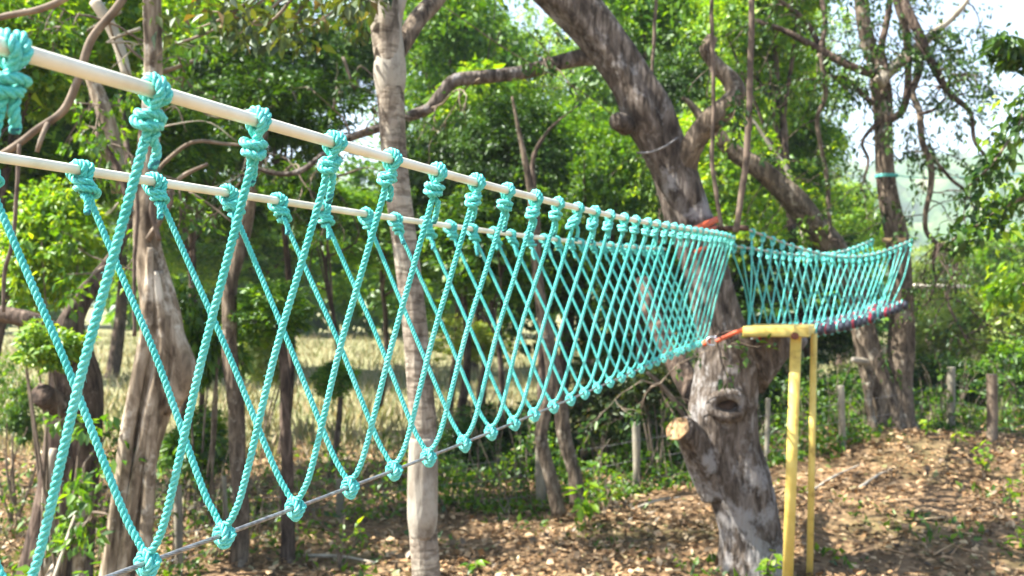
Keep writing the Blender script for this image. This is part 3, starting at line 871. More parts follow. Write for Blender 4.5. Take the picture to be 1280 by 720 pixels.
sp = thing('strap', 'orange strap wound twice round the leaning trunk above the handrail ends', 'strap', at(880, 282, Ym))
mb = MB(); band(mb, ring_strap(856, 293, 899, 273, 0.30, 0), 0.055); mb.build('strap_turn', M['orange'], sp)
mb = MB(); band(mb, ring_strap(858, 296, 899, 284, 0.31, 0), 0.035); mb.build('strap_turn', M['orange'], sp)
mb = MB(); band(mb, [at(868, 316, 8.45), at(872, 314, 8.44), at(876, 312, 8.46), at(882, 309, 8.5)], 0.035)
tag(mb.build('strap', M['orange']), 'short orange strap end showing below the long bridge handrails', 'strap')
sp = thing('strap', 'orange strap with steel shackle joining the bridge cable to the yellow platform', 'strap', at(905, 422, 8.2))
mb = MB(); band(mb, [at(895, 427, 8.32), at(905, 422, 8.3), at(916, 417, 8.28), at(929, 412, 8.26)], 0.034, 0.006); mb.build('strap_webbing', M['orange'], sp)
mb = MB(); th = np.linspace(0, PI * 1.0, 12); c = at(890, 427, 8.34)
tube(mb, catmull(np.array([c + np.array([0.03, 0, 0.035]), c + np.array([-0.02, 0, 0.035]), c + np.array([-0.045, 0, 0.0]), c + np.array([-0.02, 0, -0.03]), c + np.array([0.03, 0, -0.03])]), n=6), 0.009, 8)
tube(mb, np.array([c + np.array([0.03, 0, 0.05]), c + np.array([0.03, 0, -0.045])]), 0.008, 8); mb.build('shackle', M['shackle'], sp)
mb = MB(); band(mb, [at(879, 430, 8.4), at(884, 428, 8.36), at(888, 428, 8.35)], 0.045, 0.008); mb.build('strap_loop', M['orange'], sp)
mb = MB(); tube(mb, catmull(np.array([at(880, 426, 8.4), at(900, 418, 8.42), at(928, 411, 8.45)]), n=6), 0.012, 8)
tag(mb.build('cable_end', M['darkwood']), 'dark cable lying along the trunk above the lower orange strap', 'cable')
mb = MB(); tube(mb, catmull(np.array([at(884, 287, 8.62), at(910, 285.5, 8.58), at(936, 285, 8.55)]), n=6), 0.024, 10, lumps=0.05)
tag(mb.build('crossbar', M['darkwood']), 'dark wooden bar sticking out right of the trunk at handrail height', 'bar')
# wires round the trunk
mb = MB(); tube(mb, catmull(np.array([at(796, 191, Ym - .2), at(815, 190, Ym - .26), at(835, 181, Ym - .26), at(850, 170, Ym - .1)]), n=6), 0.010, 6)
tag(mb.build('wire', M['wire']), 'pale wire loop round the leaning trunk below its swelling', 'wire')
mb = MB(); tube(mb, catmull(np.array([at(530, -8, 7), at(580, 25, 7.1), at(640, 66, 7.2), at(720, 110, 7.8), at(775, 150, 8.5)]), n=8), 0.0035, 5)
tag(mb.build('wire', M['vine']), 'thin dark wire crossing the foliage from the pale trunk to the leaning trunk', 'wire')

# ================================================================== PLATFORM
pf = thing('platform', 'yellow painted plank platform on two tall legs beside the leaning trunk', 'platform', (*at(970, 420, 8.2)[:2], 0))
a = at(928, 413, 8.05); b = at(1011, 414, 7.95); zt = CAM[2] - 0.312
ex = unit([b[0] - a[0], b[1] - a[1], 0]); ey = np.array([-ex[1], ex[0], 0.0])
ey = unit(at(1020, 0, 8.72)[:2].tolist() + [0] - np.r_[b[:2], 0])
w = np.linalg.norm(b[:2] - a[:2]); rot = np.stack([ex, ey, [0, 0, 1]], 1)
mb = MB(); box(mb, (0, 0, -0.082), (w, 0.38, 0), rot=rot, org=(a[0], a[1], zt), bev=0.006); mb.build('plank', M['yellow'], pf)
mb = MB(); box(mb, (0.005, 0.386, -0.080), (w - .005, 0.80, -0.004), rot=rot, org=(a[0], a[1], zt), bev=0.006); mb.build('plank', M['yellow'], pf)


def leg(mb, top, bot, wd, dp):
    top = np.array(top); bot = np.array(bot)
    V = []
    for p in (top, bot):
        for sx, sy in ((-1, -1), (1, -1), (1, 1), (-1, 1)):
            V.append(p + ex * sx * wd / 2 + ey * sy * dp / 2)
    mb.add(np.array(V), [[0, 1, 5, 4], [1, 2, 6, 5], [2, 3, 7, 6], [3, 0, 4, 7], [3, 2, 1, 0], [4, 5, 6, 7]])


t1 = at(994, 421, 8.0); t1[2] = zt - 0.083; b1 = at(982.5, 740, 8.0); b1[2] = gz(b1[0], b1[1]) - 0.05
mb = MB(); leg(mb, t1 + ey * .08, b1 + ey * .08, 0.082, 0.07); mb.build('leg', M['yellow'], pf)
t2 = at(1017.5, 421, 8.62); t2[2] = zt - 0.083; b2 = at(1012, 740, 8.62); b2[2] = gz(b2[0], b2[1]) - 0.05
mb = MB(); leg(mb, t2, b2, 0.052, 0.07); mb.build('leg', M['yellow'], pf)
mb = MB(); c = at(994, 420, 7.955); tube(mb, np.array([c + [0, .02, 0], c + [0, -0.004, 0], c + [0, -.008, 0]]), [.03, .03, .02], 12); mb.build('bolt', M['rust'], pf)

# ================================================================== RIGHT TREE
Yr = 13.6
rt = thing('forked_tree', 'brown forked tree behind the short bridge end with twisted bare branches', 'tree', (*at(1112, 545, Yr)[:2], float(gz(*at(1112, 545, Yr)[:2]))))
limb([(1120, 575, Yr, 42), (1118, 545, Yr, 32), (1117, 520, Yr, 24), (1121, 480, Yr, 17), (1126, 440, Yr, 15.5), (1128, 400, Yr, 14), (1126, 350, Yr, 14), (1122, 300, Yr, 14), (1113, 250, Yr, 12), (1106, 200, Yr, 11), (1102, 150, Yr, 11), (1099, 115, Yr, 12), (1094, 85, Yr, 9.5), (1085, 50, Yr, 9), (1080, 0, Yr, 9), (1078, -80, Yr, 7)], 'trunk', M['barkright'], rt, n=26, step=0.04, lumps=0.08, seed=21)
limb([(1108, 560, Yr - .2, 24), (1107, 520, Yr - .1, 18), (1098, 480, Yr - .05, 16), (1085, 430, Yr, 15), (1072, 380, Yr + .1, 15), (1058, 340, Yr + .2, 16), (1040, 308, Yr + .2, 17), (1015, 277, Yr + .1, 16), (992, 248, Yr, 15), (968, 228, Yr, 13), (948, 212, Yr - .1, 12), (918, 192, Yr - .1, 10), (895, 166, Yr - .1, 8), (876, 146, Yr, 6), (862, 128, Yr, 4), (850, 118, Yr, 2)], 'stem', M['barkright'], rt, n=22, step=0.04, lumps=0.09, seed=22)
limb([(1094, 548, Yr - .35, 8), (1088, 525, Yr - .3, 6), (1084, 500, Yr - .3, 5), (1090, 470, Yr - .2, 5)], 'root', M['barkright'], rt, n=10, seed=23)
limb([(1085, 452, Yr - .1, 5), (1069, 451, Yr - .25, 4), (1066, 450, Yr - .28, 3)], 'branch_stub', M['barkpale2'], rt, n=10, seed=24)
RB = [([(1098, 105, 9), (1112, 88, 8), (1132, 72, 7.5), (1150, 58, 7), (1166, 42, 5.5), (1190, 22, 4.5), (1208, 3, 3.5), (1225, -30, 3)], 'barkpale2'),  # paler bark colour paints this branch as sunlit
      ([(1136, 72, 5.5), (1132, 40, 5), (1124, 15, 4.5), (1116, -20, 4)], 'barkright'),
      ([(1155, 62, 7), (1146, 40, 6), (1136, 20, 6), (1126, -6, 6)], 'barkdark'),
      ([(1150, 60, 7), (1162, 72, 6), (1178, 105, 4.5), (1192, 122, 4), (1213, 142, 3), (1218, 175, 2.6), (1232, 195, 2)], 'barkdark'),
      ([(1148, 64, 6), (1147, 92, 5), (1141, 116, 4), (1150, 142, 4), (1153, 180, 4), (1163, 205, 3.8), (1163, 240, 3.5), (1157, 268, 3.2), (1158, 290, 3), (1172, 305, 3), (1196, 322, 2.8), (1190, 350, 2.5), (1184, 372, 2.2), (1194, 400, 1.6), (1205, 420, 1)], 'barkright'),
      ([(1153, 185, 3), (1172, 205, 2.6), (1190, 225, 2.2), (1208, 240, 1.8), (1220, 265, 1.2)], 'barkdark'),
      ([(1174, 306, 2.2), (1166, 330, 2), (1170, 352, 1.6), (1160, 378, 1.2)], 'barkdark'),
      ([(1186, 372, 1.6), (1206, 380, 1.4), (1220, 395, 1)], 'barkdark'),
      ([(1094, 92, 7), (1072, 86, 5.5), (1048, 76, 5), (1025, 62, 5), (1000, 48, 4), (975, 36, 3.4), (945, 26, 2.5)], 'barkdark'),
      ([(1025, 62, 4), (1032, 30, 3.2), (1028, 0, 3), (1034, -30, 2.5)], 'barkdark'),
      ([(1026, 60, 3.6), (1008, 28, 3.2), (985, 8, 3), (965, -8, 2.5)], 'barkdark'),
      ([(1024, 66, 3.4), (1030, 95, 3.2), (1031, 120, 3), (1022, 148, 3), (1026, 185, 2.8), (1033, 215, 2.8), (1036, 260, 2.8), (1038, 300, 2.6)], 'barkright'),
      ([(1108, 90, 4.5), (1102, 60, 4.2), (1108, 30, 4), (1112, 0, 3.5), (1105, -40, 3)], 'barkdark'),
      ([(1112, 150, 5.5), (1128, 138, 5), (1134, 110, 4.5), (1136, 70, 4)], 'barkdark'),
      ([(1148, 143, 2.6), (1166, 138, 2.2), (1182, 122, 1.6)], 'barkdark'),
      ([(1092, 130, 3.5), (1078, 118, 3), (1060, 100, 2.6), (1040, 95, 2)], 'barkdark'),
      ([(1100, 150, 3), (1078, 176, 2.2), (1085, 200, 2), (1080, 225, 1.6)], 'barkdark')]
RPTS = []
for i, (pts, m) in enumerate(RB):
    RPTS += [at(x, y, Yr - .2) for x, y, r in pts[1:]]
    limb([(x, y, Yr - 0.25 + 0.12 * math.sin(i * 2.1 + j * .6), r) for j, (x, y, r) in enumerate(pts)], 'branch', M[m], rt, n=9, step=0.05, lumps=0.08, seed=30 + i)
g = np.random.default_rng(61)
sp_ = []
for i in range(80):
    x = g.uniform(1000, 1245); y = g.uniform(-40, 150)
    if (x > 1150 and y < 40 and g.random() < .6): continue
    sp_.append((*at(x, y, Yr + g.uniform(-1.3, 1.5)), g.uniform(0.12, 0.3)))
for i in range(26):
    x = g.normal(1200, 22); y = g.normal(80, 22); sp_.append((*at(x, y, Yr + g.uniform(-.6, .8)), g.uniform(0.15, 0.3)))
for i in range(14):
    x = g.normal(1065, 20); y = g.normal(120, 14); sp_.append((*at(x, y, Yr + g.uniform(.3, 1)), g.uniform(0.15, 0.3)))
leafy(rt, sp_, M['leafdark'], g, 0.085, 34)
sprays(rt, RPTS, g, 85, .9, M['barkdark'], M['leafdark'], .08, 9)
sprays(rt, [at(x, y, Yr - .3) for x, y in ((1160, 250), (1172, 305), (1195, 325), (1186, 372), (1166, 330), (1232, 195), (1220, 265), (1208, 240), (1192, 122), (1178, 105))], g, 26, .8, M['barkdark'], M['leafmid'], .07, 4, droop=.6)
sprays(rt, [at(x, y, Yr + .2) for x, y in ((960, 222), (895, 166), (920, 190), (1015, 270), (985, 240))], g, 14, .8, M['barkdark'], M['leaflight'], .08, 10)
mb = MB(); c = at(1117, 300, Yr - .24); box(mb, (-0.15, -0.02, -0.03), (0.16, 0.02, 0.03), org=c, bev=.004)
tag(mb.build('spacer_plank', M['plank']), 'short tan plank nailed across the forked tree at handrail height', 'plank')
mb = MB(); th = np.linspace(0, 2 * PI, 20); c = at(1108, 220, Yr)
for dz in (-.012, .012): tube(mb, np.array([c + np.array([math.cos(a) * .145, math.sin(a) * .145, dz]) for a in th]), 0.010, 6)
tag(mb.build('tree_rope', M['rope']), 'teal rope wrapped round the forked tree above the handrails', 'rope')
mb = MB(); tube(mb, catmull(np.array([at(1116, 219, Yr - .1), at(1150, 222, Yr), at(1190, 222, Yr + .2), at(1290, 216, Yr + .5)]), n=8), 0.007, 6)
tag(mb.build('guy_line', M['rope']), 'thin teal line running right from the forked tree', 'rope')
mb = MB(); tube(mb, np.array([at(1136, 357, 15), at(1170, 357.5, 15), at(1212, 358.5, 15)]), 0.028, 10, lumps=.03)
tag(mb.build('pole', M['pole']), 'pale horizontal pole right of the forked tree', 'pole')

# ================================================================== PALE TRUNK IN FRONT
Yp = 6.0
pt = thing('pale_tree', 'slender pale trunk with peeling bark rising behind the long bridge', 'tree', (*at(536, 800, Yp)[:2], 0.0))
limb([(538, 870, Yp, 20.5), (536, 790, Yp, 18.7), (534, 720, Yp, 17.8), (530, 660, Yp, 17.8), (529, 600, Yp, 18.2), (527, 540, Yp, 17.4), (522, 470, Yp, 16.0), (516, 400, Yp, 15.6), (509, 340, Yp, 15.6), (501, 260, Yp, 15.6), (495, 190, Yp, 16.0), (491, 130, Yp, 16.9), (487, 70, Yp, 17.8), (482, 20, Yp, 18.7), (478, -40, Yp, 17.8), (470, -150, Yp, 15.1), (455, -300, Yp, 11.6), (440, -480, Yp, 8.0)], 'trunk', M['barkpale'], pt, n=28, step=0.025, lumps=0.035, seed=50)
# the peeled smooth sleeves stand a little proud of the bark
limb([(488, 121, Yp, 15.5), (488, 116, Yp - .006, 17.4), (487.5, 90, Yp - .006, 20.4), (488, 62, Yp - .006, 17.6), (489, 35, Yp - .004, 14.2), (498, 10, Yp + .01, 8.9), (506, -12, Yp + .02, 7.1)], 'smooth_bark', M['barksleeve'], pt, n=28, step=0.02, lumps=0.02, seed=51)
limb([(530, 668, Yp, 16.5), (529.5, 652, Yp - .002, 18.0), (529.5, 640, Yp - .004, 18.9), (529, 600, Yp - .004, 18.8), (528, 565, Yp - .004, 17.9), (527, 548, Yp - .002, 16.8)], 'smooth_bark', M['barksleeve'], pt, n=28, step=0.02, lumps=0.02, seed=52)
limb([(492, 75, Yp + .12, 11), (508, 48, Yp + .2, 12), (522, 25, Yp + .3, 12), (542, 2, Yp + .4, 12), (570, -40, Yp + .6, 10), (620, -120, Yp + .9, 8)], 'branch', M['barkright'], pt, n=16, step=0.03, lumps=0.07, seed=53)
g = np.random.default_rng(71)
leafy(pt, shade_canopy_spots(g, 22, (-3.2, 5.6, 5.6), (1.0, 8.6, 7.2), (.3, .6)), M['leafolive'], g, 0.11, 24)  # unseen crown clumps, added overhead to cast shade below
sp_ = [(*at(g.uniform(230, 470), g.normal(8, 22), g.uniform(5.2, 6.6)), g.uniform(.09, .2)) for i in range(34)] + [(*at(g.normal(330, 50), g.normal(30, 12), g.uniform(5.2, 6.4)), g.uniform(.08, .16)) for i in range(14)]
leafy(pt, sp_, M['leafolive'], g, 0.085, 70)
for i in range(7):
    x0 = g.uniform(240, 440); limb([(460, -90, 5.9, 4), ((x0 + 460) / 2, -40, 5.8, 3), (x0, g.uniform(0, 30), 5.8, 1.6), (x0 - 40, g.uniform(10, 60), 5.8, .8)], 'twig', M['twig'], pt, n=6, seed=80 + i)

# ================================================================== FLUTED TREE, LEFT
Yf_ = 7.2
ft = thing('fluted_tree', 'tall cream trunk with fluted buttress base on the left, sunlit on one side', 'tree', (*at(160, 720, Yf_)[:2], 0))
limb([(150, 860, Yf_, 34), (155, 800, Yf_, 26), (160, 740, Yf_, 18), (165, 680, Yf_, 15), (171, 620, Yf_, 15), (180, 560, Yf_, 17), (194, 500, Yf_, 22), (202, 450, Yf_, 25), (203, 400, Yf_, 23), (196, 350, Yf_, 19), (187, 300, Yf_, 16), (183, 240, Yf_, 14), (182, 180, Yf_, 12), (186, 120, Yf_, 11), (189, 60, Yf_, 11), (190, 0, Yf_, 11), (192, -100, Yf_, 10), (196, -250, Yf_, 8)], 'trunk', M['barkfig'], ft, n=40, step=0.03, lumps=0.06, seed=60, flute=0.12, nf=5)
g = np.random.default_rng(83)
sprays(ft, [at(x, y, Yf_ + .45) for x, y in ((150, 215), (140, 180), (128, 132), (136, 28), (230, 86), (250, 178), (222, 225), (140, 330), (120, 560), (115, 640))], g, 30, .5, M['twig'], M['leafmid'], .075, 9)
for i, (pts, nm) in enumerate(([[(190, 310, 4), (188, 400, 8), (174, 470, 9), (159, 540, 9), (147, 620, 10), (138, 700, 11), (126, 800, 13)], 'buttress'],
                               [[(196, 340, 4), (203, 430, 8), (192, 490, 8), (180, 550, 7), (168, 620, 8), (156, 700, 9), (146, 800, 11)], 'buttress'],
                               [[(200, 340, 5), (216, 415, 12), (229, 462, 16), (221, 492, 14), (206, 514, 8)], 'buttress'],
                               [[(199, 440, 4), (191, 540, 8), (184, 630, 8), (179, 720, 9), (176, 820, 12)], 'buttress'])):
    limb([(x, y, Yf_ - 0.13 + (0.08 if i == 2 else 0), r) for x, y, r in pts], nm, M['barkfig'], ft, n=14, step=0.03, lumps=0.08, seed=90 + i)
FB = [([(150, 240, 11), (140, 180, 11), (128, 132, 10), (112, 90, 8)], .5, 'barkfig'), ([(118, 0, 7), (136, 28, 7.5), (150, 60, 7), (160, 95, 6)], 1.2, 'barkpale2'),
      ([(165, 270, 5), (150, 215, 4), (120, 165, 3)], .1, 'barkdark'),
      ([(190, 92, 3), (215, 86, 3), (250, 72, 2.5), (258, 62, 2)], .2, 'twig'), ([(182, 250, 3), (196, 214, 2.6), (240, 178, 2.4), (282, 180, 2.2), (330, 182, 1.4)], .3, 'twig'),
      ([(185, 300, 4), (205, 265, 3.5), (222, 225, 3), (260, 205, 2)], -.1, 'twig'), ([(200, 300, 3), (190, 268, 3), (196, 240, 3), (215, 250, 2.6), (190, 290, 2)], -.15, 'vine'),
      ([(168, 420, 2.4), (168, 330, 2.4), (172, 260, 2.4), (165, 200, 2)], -.3, 'vine')]
for i, (pts, dy, m) in enumerate(FB):
    limb([(x, y, Yf_ + dy, r) for x, y, r in pts], 'branch', M[m], ft, n=9, step=0.04, lumps=0.08, seed=110 + i)
for i in range(22):
    gg = np.random.default_rng(400 + i)
    x, y = gg.uniform(110, 420), gg.uniform(-20, 260); dx, dy = gg.normal() * 70, abs(gg.normal()) * 60
    dd = gg.uniform(.3, 3.0)
    pts = [(x + dx * t + gg.normal() * 12, y + dy * t + gg.normal() * 12, Yf_ + dd, (1.9 - 1.4 * t) * gg.uniform(.6, 1.3)) for t in (0, .3, .6, 1)]
    limb(pts, 'twig', M['twig'] if i % 3 else M['barkpale2'], ft, n=6, step=.05, lumps=.1, seed=500 + i)
g = np.random.default_rng(81)
leafy(ft, shade_canopy_spots(g, 22, (-6.6, 6.0, 5.6), (-2.6, 11, 7.6), (.3, .65)) + shade_canopy_spots(g, 44, (-9.5, 8.6, 5.8), (-3.0, 12.6, 8.4), (.4, .75)), M['leafmid'], g, 0.12, 24)  # unseen crown, spread out leftward to shade ground and trunks
sp_ = [(*at(g.uniform(90, 165), g.uniform(520, 720), Yf_ + g.uniform(-.4, .1)), g.uniform(.06, .14)) for i in range(16)]
leafy(ft, sp_, M['leafmid'], g, 0.09, 90)

# dark root tree at the left edge
dt = thing('gnarled_tree', 'dark gnarled trunk with cut stub low at the left edge', 'tree', (*at(70, 760, 8.2)[:2], 0))
limb([(66, 780, 8.2, 48), (72, 700, 8.2, 38), (80, 640, 8.2, 32), (88, 580, 8.2, 30), (92, 530, 8.2, 30), (92, 480, 8.2, 30), (84, 430, 8.2, 24), (88, 395, 8.2, 15), (118, 350, 8.3, 10), (148, 310, 8.5, 7), (168, 250, 8.7, 5), (150, 120, 9, 3)], 'trunk', M['barkdark'], dt, n=28, step=0.04, lumps=0.1, seed=70, flute=.08)
limb([(84, 425, 8.1, 13), (50, 405, 8.0, 12), (10, 395, 8.0, 11), (-50, 385, 8, 10)], 'branch', M['barkdark'], dt, n=14, lumps=0.1, seed=71)
st = limb([(80, 510, 7.95, 15), (62, 498, 7.8, 15), (54, 492, 7.72, 14)], 'branch_stub', M['barkdark'], dt, n=14, step=.02, lumps=0.1, seed=72)
limb([(80, 690, 7.9, 8), (62, 740, 7.7, 10), (55, 800, 7.6, 12)], 'root', M['barkfig'], dt, n=10, seed=73)
limb([(110, 600, 7.9, 7), (100, 660, 7.8, 8), (98, 740, 7.8, 9), (98, 820, 7.8, 10)], 'root', M['barkfig'], dt, n=10, seed=74)
limb([(66, 560, 7.95, 5), (60, 640, 7.9, 8), (58, 720, 7.8, 9)], 'root', M['barkpale2'], dt, n=10, seed=75)

# left upper branches nearer than the foliage
lb = thing('grey_branch', 'long grey branch slanting down to the left edge above the far handrail', 'branch', at(95, 100, 6.6), 'bare branches at the left')
limb([(165, -20, 6.6, 5), (146, 8, 6.6, 5), (118, 44, 6.6, 5.2), (106, 72, 6.6, 5), (96, 104, 6.6, 5), (80, 138, 6.6, 5), (48, 160, 6.6, 4.6), (20, 182, 6.6, 4.4), (-30, 210, 6.6, 4)], 'branch_wood', M['twig'], lb, n=10, step=.03, seed=120)
limb([(60, 152, 6.6, 3.4), (52, 172, 6.5, 3), (46, 190, 6.5, 2.4)], 'twig', M['twig'], lb, n=8, seed=121)
lb = thing('grey_branch', 'pale grey branch crossing the top left corner', 'branch', at(40, 12, 6.0), 'bare branches at the left')
limb([(110, -22, 6, 4), (75, 2, 6, 4.5), (50, 11, 6, 4.4), (22, 17, 6, 4.2), (-20, 28, 6, 4)], 'branch_wood', M['twig'], lb, n=10, step=.03, seed=122)

# ================================================================== OTHER TREES
def slim(name, label, pts, m, crown=None, group='slender trunks beyond the long bridge'):
    b = pts[0]
    t = thing(name, label, 'tree', (*at(b[0], b[1], b[2])[:2], float(gz(*at(b[0], b[1], b[2])[:2]))), group)
    limb(pts, 'trunk', M[m], t, n=14, step=0.05, lumps=0.07, seed=int(abs(b[0])) % 97)
    for (px, py, Y, rx, ry, key, lm) in (crown or []):
        put_crown(t, at(px, py, Y), (rx / F * Y, rx / F * Y, ry / F * Y), key, lm)
    return t


slim('slender_tree', 'dark slender trunk just right of the fluted trunk, pale patch near its top', [(300, 715, 9.0, 12), (300, 640, 9, 10), (298, 560, 9, 10), (292, 480, 9, 10.5), (287, 420, 9, 9.5), (288, 360, 9, 9), (298, 320, 9, 8), (312, 260, 9, 7), (330, 160, 9, 5)], 'barkright', [(340, 150, 9.4, 110, 90, 'airy', 'leafdark')])
slim('slender_tree', 'thin dark sapling trunk standing left of the pale peeling trunk', [(361, 715, 9.2, 9), (359, 640, 9.2, 8), (358, 560, 9.2, 7.5), (357, 480, 9.2, 6.5), (352, 430, 9.2, 5), (345, 380, 9.2, 4)], 'barkdark', [(340, 388, 9.3, 62, 40, 'broad', 'leafmid'), (415, 470, 9.6, 32, 24, 'broad', 'leafmid')])
slim('slender_tree', 'crooked brown trunk under the long bridge, left of a twin, sunlit foot', [(697, 642, 11, 9), (690, 600, 11, 8.5), (680, 565, 11, 8), (676, 540, 11, 8), (690, 480, 11, 7), (680, 420, 11, 6)], 'barkright')
slim('slender_tree', 'brown trunk under the long bridge, right of a crooked twin', [(722, 630, 11.3, 10), (718, 590, 11.3, 9), (706, 550, 11.3, 9.5), (700, 500, 11.3, 9), (690, 440, 11.3, 8), (676, 380, 11.3, 7), (668, 300, 11.3, 6), (664, 240, 11.3, 5), (650, 170, 11.3, 3), (640, 120, 11.3, 1.5)], 'barkright')
slim('slender_tree', 'thin grey forked trunk rising above the middle of the handrails', [(680, 600, 12.5, 6), (676, 420, 12.5, 5), (672, 300, 12.5, 4.5), (668, 240, 12.5, 4), (666, 200, 12.5, 3), (680, 170, 12.5, 2), (700, 150, 12.5, 1.2), (735, 120, 12.5, .6)], 'barkdark')  # dark bark colour stands in for foliage shade on this trunk
slim('slender_tree', 'bare grey sapling leaning between the leaning trunk and forked tree', [(1010, 330, 15, 3), (1000, 270, 15, 3), (985, 215, 15, 3), (968, 190, 15, 2.6), (940, 150, 15, 2), (905, 110, 15, 1.5)], 'barkpale2')

BT = [  # label, crowns [(px,py,Y,rx,ry,mesh,mat)], trunk
    ('dark tree with small sky gaps behind the first handrail knots', [(330, 95, 15, 150, 105, 'dense', 'leafdark'), (300, 260, 15, 120, 75, 'airy', 'leafdark')], (352, 700, 15, 5)),  # leaf colour darkened for the shade of nearer canopies
    ('bright leafy tree filling the top left corner', [(70, 110, 12.5, 150, 130, 'broad', 'leafmid'), (-40, 250, 12, 130, 120, 'broad', 'leafmid')], (-60, 640, 12.5, 7)),
    ('light green tree behind the top of the fluted trunk', [(225, 60, 17, 110, 120, 'broad', 'leaflight'), (150, 210, 16, 110, 90, 'airy', 'leafmid')], (225, 640, 17, 5)),
    ('bushy tree behind the pale peeling trunk', [(470, 280, 21, 130, 45, 'dense', 'leafmid'), (480, 60, 24, 90, 90, 'airy', 'leafmid')], (470, 560, 21, 4)),
    ('mid green tree right of the pale peeling trunk', [(590, 90, 23, 110, 110, 'round', 'leafmid'), (600, 235, 22, 130, 90, 'dense', 'leafmid')], (600, 560, 22, 5)),
    ('deep green tree behind the middle of the long bridge', [(705, 210, 19, 120, 90, 'dense', 'leafmid'), (700, 330, 18, 150, 80, 'round', 'leafdark')], (690, 560, 18, 9)),
    ('tall green tree behind the bend of the leaning trunk', [(790, 70, 26, 100, 110, 'round', 'leafmid'), (800, 280, 24, 100, 90, 'dense', 'leafmid')], (800, 540, 24, 8)),
    ('sunny yellow green tree between the leaning trunk and the vines', [(905, 60, 24, 110, 110, 'round', 'leaflight'), (900, 220, 21, 110, 90, 'dense', 'leaflight')], (905, 540, 22, 8)),
    ('sunny light green tree left of the forked tree', [(985, 110, 27, 80, 130, 'airy', 'leaflight'), (970, 250, 25, 90, 70, 'round', 'leaflight')], (985, 520, 26, 7)),
    ('pale green rounded tree behind the short bridge handrails', [(1050, 262, 32, 62, 52, 'round', 'leaflight'), (1085, 300, 36, 60, 40, 'dense', 'leaflight')], (1050, 460, 32, 5)),
    ('dark green tree behind the short bridge ropes', [(985, 345, 17, 120, 58, 'dense', 'leafdark'), (1040, 400, 17.5, 80, 50, 'round', 'leafdark')], (1000, 520, 17, 8)),
    ('pale yellow tree far off right of the forked tree', [(1190, 340, 45, 70, 45, 'dense', 'leafyellow'), (1270, 330, 42, 80, 60, 'round', 'leaflight')], (1190, 440, 45, 4)),
    ('tall background tree left of the sky gap at the pale trunk', [(150, 120, 28, 150, 150, 'big', 'leafmid'), (60, 250, 26, 110, 90, 'dense', 'leaflight')], (140, 480, 28, 7)),
    ('bushy background tree low behind the far handrail', [(330, 290, 30, 120, 50, 'dense', 'leafmid'), (220, 300, 30, 100, 55, 'round', 'leaflight')], (300, 470, 30, 6)),
    ('broad background tree filling the middle behind the handrails', [(600, 150, 36, 140, 150, 'big', 'leafmid'), (520, 270, 34, 150, 100, 'dense', 'leafmid')], (590, 450, 36, 6)),
    ('tall bright background tree over the middle of the handrails', [(740, 130, 34, 110, 130, 'big', 'leaflight'), (690, 290, 33, 110, 80, 'round', 'leafmid')], (730, 450, 34, 6)),
    ('background tree seen through the crook of the curved branch', [(870, 120, 38, 110, 140, 'big', 'leaflight'), (860, 290, 36, 90, 70, 'dense', 'leafyellow')], (850, 450, 36, 6)),
    ('bright background tree above the crossbar', [(960, 150, 42, 90, 150, 'big', 'leaflight'), (940, 270, 40, 70, 50, 'dense', 'leaflight')], (960, 440, 42, 5)),
    ('dark tree closing the gap between pale trunk and leaning trunk', [(560, 210, 16.5, 85, 75, 'dense', 'leafdark'), (640, 290, 16, 110, 70, 'dense', 'leafmid')], (570, 600, 16.5, 5)),  # darker crown colour puts in shade among the middle trees
    ('leafy green tree just left of the leaning trunk', [(770, 230, 15, 80, 90, 'dense', 'leafmid'), (800, 340, 15, 90, 70, 'round', 'leafdark')], (790, 580, 15, 8)),
    ('light leafy tree between the curved branch and right vines', [(900, 280, 17, 85, 60, 'broad', 'leaflight'), (960, 60, 19, 75, 85, 'dense', 'leaflight')], (915, 560, 17, 7)),
    ('tall tree whose crown tops the frame right of the pale trunk', [(560, 30, 20, 85, 80, 'round', 'leafmid'), (590, 130, 19, 80, 60, 'broad', 'leaflight')], (560, 560, 20, 4)),
    ('tree with fine leaves over the bend of the leaning trunk', [(800, 0, 17, 100, 70, 'dense', 'leafmid'), (850, 100, 16, 70, 60, 'airy', 'leafdark')], (820, 560, 17, 7)),
    ('broad bright tree topping the frame between the vines and forked tree', [(960, -10, 18, 90, 70, 'broad', 'leaflight'), (1000, 170, 20, 60, 70, 'round', 'leafmid')], (980, 540, 19, 7)),
    ('shady tree right behind the fluted trunk', [(215, 190, 11, 80, 60, 'broad', 'leafmid'), (120, 20, 11, 100, 70, 'broad', 'leaflight')], (232, 660, 11, 3.5)),
    ('bright leaved tree at far left behind the grey slanting branch', [(30, 60, 10, 110, 80, 'broad', 'leaflight'), (20, 190, 10.5, 90, 60, 'broad', 'leafmid')], (-90, 680, 10, 7)),
    ('dense tree behind the handrails between dark slender and pale trunks', [(390, 245, 13, 70, 40, 'broad', 'leafmid'), (440, 60, 17, 70, 50, 'dense', 'leafdark')], (410, 620, 13, 3.5)),
    ('thick green tree behind the handrails right of the pale trunk', [(600, 300, 13.5, 90, 60, 'broad', 'leafmid'), (640, 180, 14, 85, 70, 'dense', 'leafdark')], (610, 600, 13.5, 4)),
]
